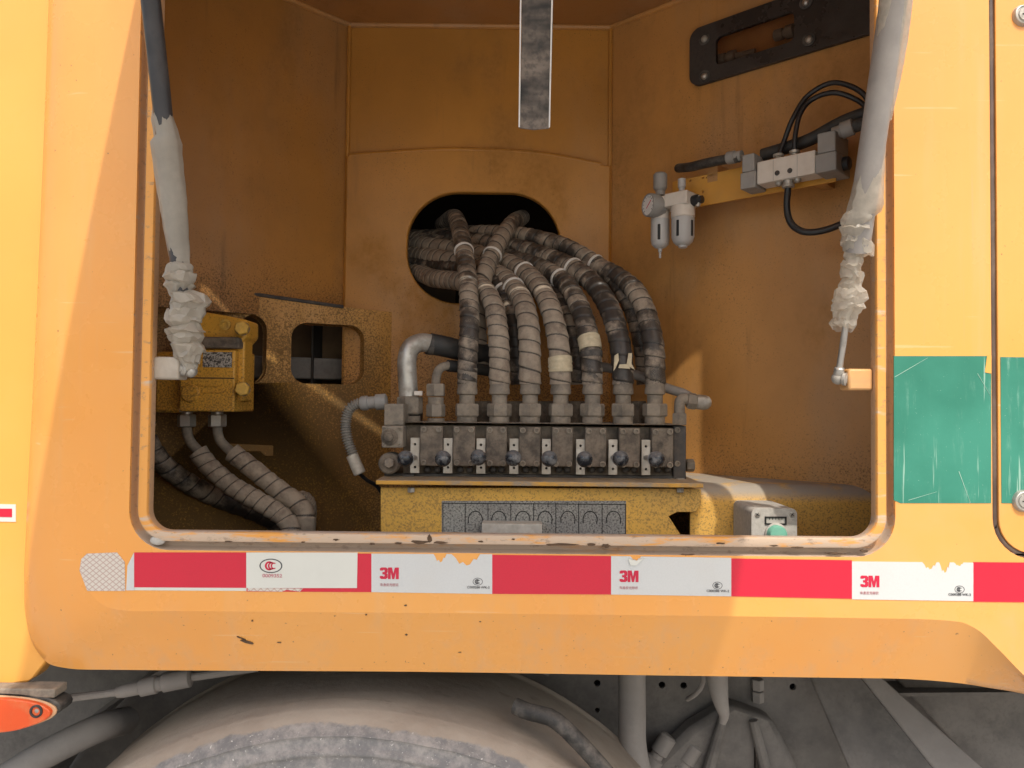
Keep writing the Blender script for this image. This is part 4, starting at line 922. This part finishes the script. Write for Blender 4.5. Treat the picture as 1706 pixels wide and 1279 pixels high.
# two pale wrapped hoses from the pump
def pump_hose(label, x, pts, seed):
    t = hose(label, pts, .0155, M['wrapA'], None, [], .021, seed, 'pump_hose', 1.3)
    t['group'] = 'wrapped hoses under the pump block'
    Yh = pts[0][2]
    MB().hexa(P(x,686,Yh), P(x,679,Yh), .0165, .1).build('top_nut', M['steel'], t, smooth=20)
    MB().cyl(P(x,692,Yh), P(x,684,Yh), .010, n=16).build('neck', M['steel'], t)
    MB().hexa(P(x,711,Yh), P(x,690,Yh), .0155, .2).build('nut', M['steel'], t, smooth=20)
    q0 = Vector(pts[0][:2]); d = [(x,705,Yh),(x+1,722,Yh),(x+8,738,Yh),(pts[0][0]+6,pts[0][1]+4,Yh)]
    MB().sweep(crom([P(*p) for p in d], .003), .0085, 14).build('bent_tube', M['dusty_steel'], t, smooth=80)
YQ = YP+.045
pump_hose('left of two pale wrapped hoses bending down from the pump', 311, [(330,752,YQ),(350,778,YQ),(385,808,YQ),(425,832,YQ),(458,850,YQ),(478,868,YQ),(486,888,YQ),(488,930,YQ+.01)], 21)
pump_hose('right of two pale wrapped hoses, ending beside a coiled ring', 362, [(386,754,YQ+.01),(410,772,YQ+.01),(445,800,YQ+.01),(478,825,YQ+.01),(500,842,YQ+.01),(510,862,YQ+.01),(510,890,YQ+.02),(506,930,YQ+.03)], 22)
t = hose('coiled hose end poking out behind the wrapped pump hoses', [(488,835,YQ+.05),(500,828,YQ+.045),(512,832,YQ+.05),(517,848,YQ+.06),(514,880,YQ+.08),(505,930,YQ+.08)], .0105, M['wrapB'], None, [], .006, 23)
hose('dark hose sagging across the lower left corner', [(225,690,YQ-.02),(245,735,YQ),(275,775,YQ+.03),(320,808,YQ+.06),(370,832,YQ+.09),(420,850,YQ+.11),(470,880,YQ+.13),(500,940,YQ+.13)], .0165, M['wrapD'], None, [], .024, 24)
# ================================================================== gas struts with plastic bags
def strut(label, pts, prof, r_tube, dark, thin_to, bracket, seed, mats):
    """pts: strut line (px, py, Y) bottom to top; prof: rows (y, x_left, x_right) of the bag, top to bottom"""
    W3 = [P(*p) for p in pts]; t = thing('gas_strut', label, 'strut', W3[0], 'gas struts of the hatch lid')
    a, b = W3[0], W3[-1]; d = (b-a).normalized()
    e = a+(b-a)*((ZT+.0-a.z)/(b.z-a.z))                      # runs on up to the lid
    def at_py(py):
        lo, hi = 0.0, 1.6
        for _ in range(40):
            m_ = (lo+hi)/2
            if px_of(a+(b-a)*m_).y > py: lo = m_
            else: hi = m_
        return a+(b-a)*lo
    split = at_py(prof[-1][0]-130)
    MB().cyl(a, split, .0042, n=14).build('rod', M['steel'], t)
    MB().cyl(split, e, r_tube, n=22).build('tube', dark, t)
    MB().ball(e, .014, 16).build('end_ball', M['steel'], t); MB().box(e+Vector((0,0,.006)), (.03,.03,.016)).build('end_mount', M['steel'], t)
    # joint and bracket at the bottom
    MB().lathe(a-d*.006, d, [(.0055,0),(.007,.004),(.0065,.020),(.0048,.022)], 16).build('joint_socket', M['steel'], t)
    sgn = 1 if bracket[0] > pts[0][0] else -1
    MB().ball(a, .0085, 18).build('ball_joint', M['steel'], t)
    bx0, by0, bx1, by1, Yb = bracket
    bp = P((bx0+bx1)/2, (by0+by1)/2, Yb); near = P(bx0 if sgn > 0 else bx1, (by0+by1)/2, Yb)
    MB().lathe(a, near-a, [(.005,0),(.005,.006),(.0085,.007),(.0085,.011),(.005,.012),(.005,(near-a).length)], 16).build('stud', M['steel'], t)
    pa, pb = P(bx0, by0, Yb), P(bx1, by1, Yb)
    MB().box(((pa.x+pb.x)/2, Yb+.012, (pa.z+pb.z)/2), (pb.x-pa.x, .03, pa.z-pb.z)).build('mount_block', bracket_mat[seed], t, bev=.003)
    # bag: rings from the profile, creased and crumpled
    rnd = random.Random(seed*17); rows = []
    for i in range(len(prof)-1):
        (y0, l0_, r0), (y1, l1, r1) = prof[i], prof[i+1]
        step = 4.6 if y0 >= thin_to else 13
        n = max(1, int((y1-y0)/step))
        for k in range(n):
            f = k/n; rows.append((y0+(y1-y0)*f, l0_+(l1-l0_)*f, r0+(r1-r0)*f))
    rows.append(prof[-1])
    n = 22; vs = []; fs = []; m = len(rows)
    for ri, (y, xl, xr) in enumerate(rows):
        c = at_py(y); Yc = c.y
        L_, R_ = P(xl, y, Yc), P(xr, y, Yc); cx = (L_.x+R_.x)/2; rx = (R_.x-L_.x)/2
        crumple = max(0, min(1, (y-thin_to)/30))
        tilt = rnd.uniform(-1, 1)*.0035*crumple; ta = rnd.uniform(0, 6.28); rowamp = rnd.choice((-.16, -.08, .02, .09, .15))
        for k in range(n):
            th = 2*math.pi*(k+.5*(ri % 2))/n
            q_ = Vector((math.cos(th)*1.3+seed*5, math.sin(th)*1.3, y*.010))
            lng = mnoise.noise(Vector((math.cos(th)*2.6, math.sin(th)*2.6+seed, y*.004)))*.20   # long folds down the sheet
            rr = 1+lng+mnoise.noise(q_)*.10+rnd.uniform(-1, 1)*(.02+.11*crumple)
            if crumple > .3: rr += rowamp
            dz = (rnd.uniform(-1, 1)*.0022+tilt/.0035*.0045*math.cos(th-ta))*crumple
            vs.append((cx+rx*math.cos(th)*(1+(rr-1)*.7), Yc+rx*.85*math.sin(th)*rr, c.z+dz))
    for i in range(m-1):
        o2 = i % 2
        for k in range(n):
            a0, a1, b0_, b1_ = i*n+k, i*n+(k+1) % n, (i+1)*n+k, (i+1)*n+(k+1) % n
            if o2 == 0: fs += [(a0, a1, b0_), (a1, b1_, b0_)]
            else: fs += [(a0, b1_, b0_), (a0, a1, b1_)]
    MB().add(vs, fs).build('plastic_bag', mats, t, smooth=30, label='crumpled clear plastic bag pulled over the strut')
    return t
bracket_mat = {1: m_plain('pale_painted_block', (.44,.38,.31), .6, 0, .2, .35, (.40,.34,.27), 60, .2), 2: m_plain('orange_painted_block', (.72,.38,.14), .5, 0, .1, .2, DUST, 40, .1)}
XLm = P(316, 622, .03)
strut('gas strut with bunched pale plastic bag beside the pump block', [(318,618,.020),(270,180,-.075),(251,0,-.115)],
      [(181,256,284),(200,254,290),(228,259,299),(238,253,302),(270,257,304),(320,264,309),(380,272,313),(425,281,316),(438,283,315),(448,275,322),(470,274,323),(485,280,318),(492,287,340),(500,290,347),(515,282,342),(530,275,337),(542,290,330),(552,279,338),(566,285,333),(580,289,337),(595,296,330),(612,305,327),(626,307,322)],
      .0112, m_plain('dark_strut_tube', (.045,.045,.050), .3, 0, .1, .15, (.2,.18,.16), 30, .05), 425, (256,594,299,632,.012), 1, M['bag'])
strut('gas strut in translucent bag with shiny rod beside the sunlit jamb', [(1396,630,.020),(1440,330,-.060),(1489,0,-.145)],
      [(-60,1470,1529),(0,1464,1519),(60,1459,1511),(120,1452,1500),(170,1447,1490),(200,1443,1484),(205,1442,1475),(250,1436,1474),(300,1425,1473),(340,1415,1472),(352,1412,1469),(362,1404,1455),(385,1402,1450),(402,1403,1447),(408,1402,1456),(420,1406,1456),(430,1408,1438),(445,1401,1433),(465,1404,1437),(474,1400,1432),(485,1394,1441),(510,1388,1438),(520,1387,1432),(540,1384,1422),(549,1389,1417)],
      .0150, m_plain('grey_strut_tube', (.30,.275,.255), .35, 0, .15, .2, (.5,.45,.4), 20, .05), 350, (1412,614,1453,650,.012), 2, M['bag_thin'])
# ================================================================== strap hanging from the lid
ks = NT('dusty_woven_strap')
v1 = ks.ramp(ks.noise(18, 4, .6, (.35, 1, 1.0), 2), .40, .62)
wv = ks.n('ShaderNodeTexWave', wave_type='BANDS', bands_direction='Z'); wv.inputs['Scale'].default_value = 420; ks.l(ks.co, wv.inputs[0])
cs = ks.mix(ks.math('MULTIPLY', v1, ks.ramp(ks.noise(180, 3), .3, .6, .5, 1)), (.030, .029, .028), (.235, .19, .155))
ks.bump(wv.outputs[0], .3, .0008)
M['strap'] = ks.out(cs, .8)
stp = thing('pull_strap', 'dusty black webbing strap hanging down from the hatch lid', 'strap', P(892, 210, -.10))
b0 = P(890, 213, -.11); hw = (P(915, 213, -.11).x-P(865, 213, -.11).x)/2
vs = []; fs = []; n = 60
for i in range(n+1):
    f = i/n; z = b0.z+(ZT+.012-b0.z)*f; y = -.11-.16*f+.006*math.sin(f*5); ww = hw
    x = b0.x+.0015*math.sin(f*7)
    for dx, dy in ((-ww,-.0013),(-ww*.5,-.0016),(0,-.0017),(ww*.5,-.0016),(ww,-.0013),(ww,.0013),(0,.0013),(-ww,.0013)):
        vs.append((x+dx, y+dy-.0, z+(.0022*math.cos(dx/ww*1.5) if i == 0 else 0)*-1))
m = 8
for i in range(n):
    for k in range(m): fs.append((i*m+k, i*m+(k+1) % m, (i+1)*m+(k+1) % m, (i+1)*m+k))
fs += [tuple(range(m)), tuple(n*m+k for k in range(m))]
MB().add(vs, fs).build('webbing', M['strap'], stp, smooth=50)
for s_ in (-1, 1):
    MB().sweep([(b0.x+s_*hw, -.1125-.16*f+.006*math.sin(f*5), b0.z+(ZT+.01-b0.z)*f) for f in [k/30 for k in range(31)]], .0009, 6).build('selvedge', M['band'], stp)
# ================================================================== inspection window on the right wall
iw = thing('inspection_window', 'smoked dark cover plate with bolts over a slot in the right wall', 'window', RIGHT.at(1160, 140, .01))
o4 = [RIGHT.uv(*p, .006) for p in ((1150,147),(1150,52))]
pu0 = o4[0][0]; pz0, pz1 = o4[0][1], o4[1][1]; pu1 = RIGHT.uv(1600, 40, .006)[0]
pl_out = rrect(pu0, pz0, min(pu1, pu0+.62), pz1, .022, 7)
in1 = rrect(wh0[0]+.004, wh0[1]+.004, wh1[0]-.004, wh1[1]-.004, .010, 5)
MB().prism([pl_out, in1[::-1]], RIGHT.frame(.006), .004, .005).build('cover_plate', m_plain('smoked_plate', (.030,.026,.024), .22, 0, .2, .25, (.13,.10,.08), 8, .02), iw, bev=.002)
kp = NT('smoked_pane'); kp.out((.05,.04,.035), .12)
tpn = kp.n('ShaderNodeBsdfTransparent'); tpn.inputs[0].default_value = (.86,.80,.74,1); mx = kp.n('ShaderNodeMixShader'); mx.inputs[0].default_value = .14
kp.l(tpn.outputs[0], mx.inputs[1]); kp.l(kp.b.outputs[0], mx.inputs[2]); kp.l(mx.outputs[0], kp.t.nodes['Material Output'].inputs[0])
MB().prism([in1], RIGHT.frame(.006), .001, .001).build('pane', kp.m, iw)
bk = RIGHT.at(1262, 88, -.028); MB().box(bk, (.30, .004, .2), RIGHT.rot()).build('slot_backing', m_plain('bay_sheet', (.72,.36,.12), .7), iw)
for (x0, y0, x1, y1) in ((1196,100,1240,90),(1290,60,1330,48)):
    a, b = RIGHT.at(x0, y0, -.012), RIGHT.at(x1, y1, -.012)
    MB().lathe(a, b-a, [(.008,0),(.0105,.002),(.0105,.016),(.008,.018),(.008,.022),(.012,.023),(.012,.036),(.006,.038),(.006,.075)], 14).build('hose_fitting', M['grey_plastic'], iw)
for (x, y) in ((1174,65),(1174,127),(1348,66),(1343,4)):
    w0 = MB().lathe(RIGHT.at(x, y, .010), RIGHT.n, [(.0115,0),(.0115,.002),(.009,.0026)], 22).build('washer', M['rubber'], iw)
    MB().lathe(RIGHT.at(x, y, .012), RIGHT.n, [(.0065,0),(.0062,.003),(.004,.0052),(.001,.006)], 18).build('bolt_head', M['steel'], w0, smooth=60)
# ================================================================== air unit and solenoid valve on the right wall
OB = .060
pk = thing('mounting_plate', 'long yellow mounting plate standing off the right wall', 'plate', RIGHT.at(1250, 300, OB))
p0 = [RIGHT.uv(*p, OB) for p in ((1120,305),(1120,352),(1392,245),(1392,298))]
zb_ = RIGHT.uv(1169,343,OB)[1]; zt_ = RIGHT.uv(1150,296,OB)[1]
hs = []
for (x, y) in ((1141,303),(1150,301),(1171,296),(1178,295),(1171,319)):
    c = RIGHT.uv(x, y, OB); hs.append([(c[0]+.0022*math.cos(-2*math.pi*k/8), c[1]+.0022*math.sin(-2*math.pi*k/8)) for k in range(8)])
MB().prism([[(p0[0][0], zb_), (p0[2][0], zb_), (p0[2][0], zt_), (p0[0][0], zt_)]]+hs, RIGHT.frame(OB), 0, .004).build('flat_bar', m_plain('mounting_plate_paint', (.68,.33,.05), .5, 0, .12, .15, DUST, 20, .08), pk, bev=.001)
for x in (1200, 1370):
    c = RIGHT.at(x, 295, OB/2); MB().box(c, (.02, OB, .03), RIGHT.rot()).build('standoff', M['right'], pk)
air = thing('air_filter_unit', 'grey air filter regulator with pressure gauge and two bowls on the mounting plate', 'air filter', RIGHT.at(1110, 430, OB+.02))
def rp(x, y, off): return RIGHT.at(x, y, off)
OFF = OB+.030
def vl(x, y0, prof, name, mat, parent=air, off=OFF, n=28, smooth=35):
    """vertical lathe standing at pixel (x, y0); prof rows (radius px, y px) from top to bottom"""
    c = rp(x, y0, off); sc = (c.y+1)/FPX
    rows = [(max(r*sc, .0004), (y0-y)*sc) for r, y in prof]
    return MB().lathe(c, (0,0,1), rows[::-1], n).build(name, mat, parent, smooth=smooth)
b1 = vl(1100, 360, [(15,363),(15.5,366),(15.5,400),(14,408),(9,413),(4,415),(3.4,417),(3.4,420),(2,421),(2,430),(.6,431)], 'filter_bowl', M['bowl'])
b2_ = vl(1138, 345, [(18.5,362),(19,366),(18.8,396),(16,404),(11,409),(8,410),(7,413),(5,414)], 'oiler_bowl', M['bowl'])
vl(1100, 352, [(13,340),(15,345),(15.5,366)], 'filter_collar', M['white_plastic'])
vl(1138, 345, [(19.5,344),(20,347),(20,362),(18,364)], 'oiler_collar', M['white_plastic'])
def rbox(x, y, off, d, name, mat, parent=air, bev=.002): return MB().box(rp(x, y, off), d, RIGHT.rot()).build(name, mat, parent, bev=bev)
rbox(1135, 334, OFF, (.046,.042,.024), 'oiler_body', M['white_plastic'])
rbox(1104, 341, OFF, (.040,.040,.022), 'filter_body', M['white_plastic'])
vl(1100, 300, [(9,288),(11.5,291),(11.5,313),(10,316),(8,318),(8,326)], 'regulator_knob', M['grey_plastic'])
vl(1136, 305, [(4,297),(6.5,298),(6.5,312),(5,313),(5,324)], 'oiler_dome', M['bowl'])
gd = (-RIGHT.u*.45+RIGHT.n*1.0).normalized(); gc = rp(1078, 341, OFF+.035)
MB().lathe(gc-gd*.022, gd, [(.016,-.012),(.0205,0),(.0215,.004),(.0215,.018),(.0205,.0205),(.0185,.021),(.0183,.019),(.001,.019)], 34).build('gauge_body', M['grey_plastic'], air, smooth=40)
gf = MB().lathe(gc-gd*.0025, gd, [(.0182,-.002),(.0182,0),(.0005,.0001)], 34).build('gauge_dial', M['white'], air)
gu, gv, _ = frame_for(gd); gM = Matrix((gu, gv, gd)).transposed()
MB().box(gc-gd*.002+gu*.002+gv*.001, (.019,.0012,.0006), gM@Matrix.Rotation(R(40),3,'Z')).build('needle', M['red_print'], gf)
tkm = MB()
for k in range(11):
    a = R(-40+26*k); tkm.box(gc-gd*.002+(gu*math.cos(a)+gv*math.sin(a))*.0152, (.0035,.0007,.0005), gM@Matrix.Rotation(a,3,'Z'))
tkm.build('dial_ticks', M['black'], gf)
MB().cyl(gc-gd*.02, rp(1100,341,OFF), .006, n=12).build('gauge_stem', M['steel'], air)
def slotbar(x, y0, y1, w_, off, parent):
    a, b = rp(x, y0, off), rp(x, y1, off)
    MB().box((a+b)/2, (w_, .004, (a-b).length), RIGHT.rot()).build('sight_slot', M['black'], parent, bev=.0015)
def bowl_slots(px, y0, y1, rpx, parent, degs):
    c = rp(px, (y0+y1)/2, OFF); sc = (c.y+1)/FPX; H = (y1-y0)*sc
    tocam = math.atan2(CAMPOS.y-c.y, CAMPOS.x-c.x)
    for dg in degs:
        a = tocam+R(dg); d = Vector((math.cos(a), math.sin(a), 0)); rot = Matrix((Vector((-d.y, d.x, 0)), d, Vector((0,0,1)))).transposed()
        MB().box(c+d*(rpx*sc-.0004), (.0052, .0026, H), rot).build('sight_slot', M['black'], parent, bev=.0012)
bowl_slots(1100, 376, 402, 15.5, b1, (-8,)); bowl_slots(1138, 369, 396, 18.9, b2_, (-28, 50))
c = rp(1138,354,OFF); text('print_line', 'OIL', .008, M['black'], c+Vector((-.020,-.0215,-.003)), air, 0, 1.0, 'LEFT') if False else None
MB().lathe(rp(1152,335,OFF), RIGHT.u, [(.008,0),(.010,.004),(.010,.014),(.007,.016),(.007,.022)], 14).build('outlet_fitting', M['cable'], air)
vl(1163, 334, [(4,326),(5,328),(5,340),(3,344)], 'outlet_elbow', M['steel'])
sv = thing('solenoid_valve', 'pale solenoid valve body with grey coils on the mounting plate', 'valve', rp(1310, 290, OB+.02))
OS = OB+.040
c0, c1 = RIGHT.uv(1261,288,OS), RIGHT.uv(1358,266,OS)
zc = (RIGHT.uv(1261,307,OS)[1]+RIGHT.uv(1261,270,OS)[1])/2; zh = RIGHT.uv(1261,270,OS)[1]-RIGHT.uv(1261,307,OS)[1]
def sbox(u0, u1, z0, z1, n0, n1, name, mat, parent=sv, bev=.0015):
    o, u, v, nn = RIGHT.frame(0)
    return MB().box(o+u*((u0+u1)/2)+Vector((0,0,(z0+z1)/2))+nn*((n0+n1)/2), (u1-u0, n1-n0, z1-z0), RIGHT.rot()).build(name, mat, parent, bev=bev)
ub, ue = c0[0], c1[0]
vbod = sbox(ub, ue, zc-zh/2, zc+zh/2, OB+.004, OS, 'valve_body', M['white_plastic'])
L3 = (ue-ub)/3.4
sbox(ub+L3*.98, ub+L3*1.0, zc-zh/2+.001, zc+zh/2-.001, OS-.001, OS+.0003, 'body_joint', M['grey_plastic'], vbod, 0); sbox(ue-L3*1.02, ue-L3*1.0, zc-zh/2+.001, zc+zh/2-.001, OS-.001, OS+.0003, 'body_joint', M['grey_plastic'], vbod, 0)
for (x, y) in ((1295,288),(1316,284)): MB().lathe(rp(x, y, OS), RIGHT.n, [(.0042,-.001),(.0042,.001),(.0025,.0012),(.002,.0002),(.0004,.0002)], 14).build('body_screw', M['cast_dark'], vbod)
lc0 = RIGHT.uv(1233,270,OS+.004)[0]
sbox(lc0, ub-.001, zc-zh*.62, zc+zh*.12, OB+.001, OS+.004, 'coil', M['grey_plastic'], bev=.002); cl = sbox(lc0+.002, ub-.004, zc+zh*.14, zc+zh*.95, OB+.003, OS+.002, 'coil_plug', M['grey_plastic'], bev=.002)
rc1 = RIGHT.uv(1393,240,OS+.004)[0]
sbox(ue+.001, rc1, zc-zh*.55, zc+zh*.25, OB-.02, OS+.004, 'coil', M['grey_plastic'], bev=.002); sbox(ue+.004, rc1-.002, zc+zh*.27, zc+zh*1.15, OB-.018, OS+.002, 'coil_plug', M['grey_plastic'], bev=.002)
o_, u_, v_, n_ = RIGHT.frame(0)
MB().lathe(o_+u_*rc1+n_*(OB+.01)+Vector((0,0,zc-.004)), u_, [(.011,0),(.011,.008),(.008,.010)], 18).build('coil_nut', M['cable'], sv)
for xx in (.32, .60):
    c = o_+u_*(ub+(ue-ub)*xx)+n_*(OS-.014)+Vector((0,0,zc+zh/2))
    MB().lathe(c, (0,0,1), [(.006,-.001),(.006,.005),(.0085,.006),(.0085,.010),(.006,.011)], 16).build('push_fitting', M['steel'], sv)
cb = o_+u_*(ub+(ue-ub)*.50)+n_*(OS-.012)+Vector((0,0,zc-zh/2))
MB().lathe(cb, (0,0,-1), [(.008,-.001),(.008,.006),(.010,.007),(.010,.011),(.0065,.013)], 18).build('bottom_fitting', M['steel'], sv)
for xx in (.34, .66): MB().lathe(o_+u_*(ub+(ue-ub)*xx)+n_*(OS-.012)+Vector((0,0,zc-zh/2)), (0,0,-1), [(.006,-.001),(.006,.004),(.0035,.0065)], 12).build('muffler', M['steel'], sv)
# cables, conduits and air lines
def cable(label, pts, r, mat=None, name='cable', part='sheath', cat='cable', group=None):
    t = thing(name, label, cat, pts[0], group); MB().sweep(crom(pts, .005), r, 10).build(part, mat or M['cable'], t, smooth=80); return t
cable('black air hose drooping from the bottom of the solenoid valve', [cb-Vector((0,0,.008)), rp(1311,345,OS-.012), rp(1318,372,OS-.012), rp(1340,386,OS-.012), rp(1375,383,OS-.02), rp(1420,365,OS-.03), rp(1470,340,OS-.03)], .0056, None, 'air_hose', 'tube', 'hose')
f1 = o_+u_*(ub+(ue-ub)*.32)+n_*(OS-.014)+Vector((0,0,zc+zh/2+.006)); f2 = o_+u_*(ub+(ue-ub)*.60)+n_*(OS-.014)+Vector((0,0,zc+zh/2+.006))
cable('upper thin black air line arching over the valve', [f1, rp(1308,230,OS-.02), rp(1322,195,OS-.02), rp(1345,160,OS-.03), rp(1385,138,OS-.03), rp(1425,147,OS-.03), rp(1448,170,OS-.03), rp(1462,215,OS-.03)], .0042, None, 'air_line', 'tube', 'hose')
cable('lower thin black air line arching over the valve', [f2, rp(1325,225,OS-.014), rp(1333,190,OS-.02), rp(1352,166,OS-.03), rp(1388,154,OS-.03), rp(1425,165,OS-.04), rp(1448,185,OS-.04), rp(1465,225,OS-.04)], .0042, None, 'air_line', 'tube', 'hose')
t = cable('fuzzy black conduit running along the mounting plate to the left coil', [rp(1232,262,OS-.012), rp(1205,266,OS-.015), rp(1175,272,OS-.02), rp(1150,278,OS-.03), rp(1130,280,OS-.06)], .0085, M['rubber'], 'coil_conduit', 'sleeve')
MB().lathe(rp(1236,259,OS-.012), rp(1215,263,OS-.013)-rp(1236,259,OS-.012), [(.009,0),(.009,.012),(.011,.013),(.011,.026),(.009,.028)], 16).build('gland', M['grey_plastic'], t)
t = cable('grey conduit leading from the right coil up behind the strut', [rp(1392,222,OS-.02), rp(1410,214,OS-.02), rp(1440,205,OS-.02), rp(1490,185,OS-.03)], .010, M['rubber'], 'coil_conduit', 'sleeve')
MB().lathe(rp(1388,223,OS-.018), rp(1415,213,OS-.02)-rp(1388,223,OS-.018), [(.010,0),(.010,.012),(.013,.013),(.013,.030),(.010,.032)], 16).build('gland', M['grey_plastic'], t)
cable('dark conduit behind the solenoid valve', [rp(1270,258,OB+.005), rp(1310,246,OB+.005), rp(1350,232,OB+.005), rp(1400,205,OB+.005), rp(1450,185,OB+.005)], .0105, M['blackhose'], 'rear_conduit', 'sleeve')
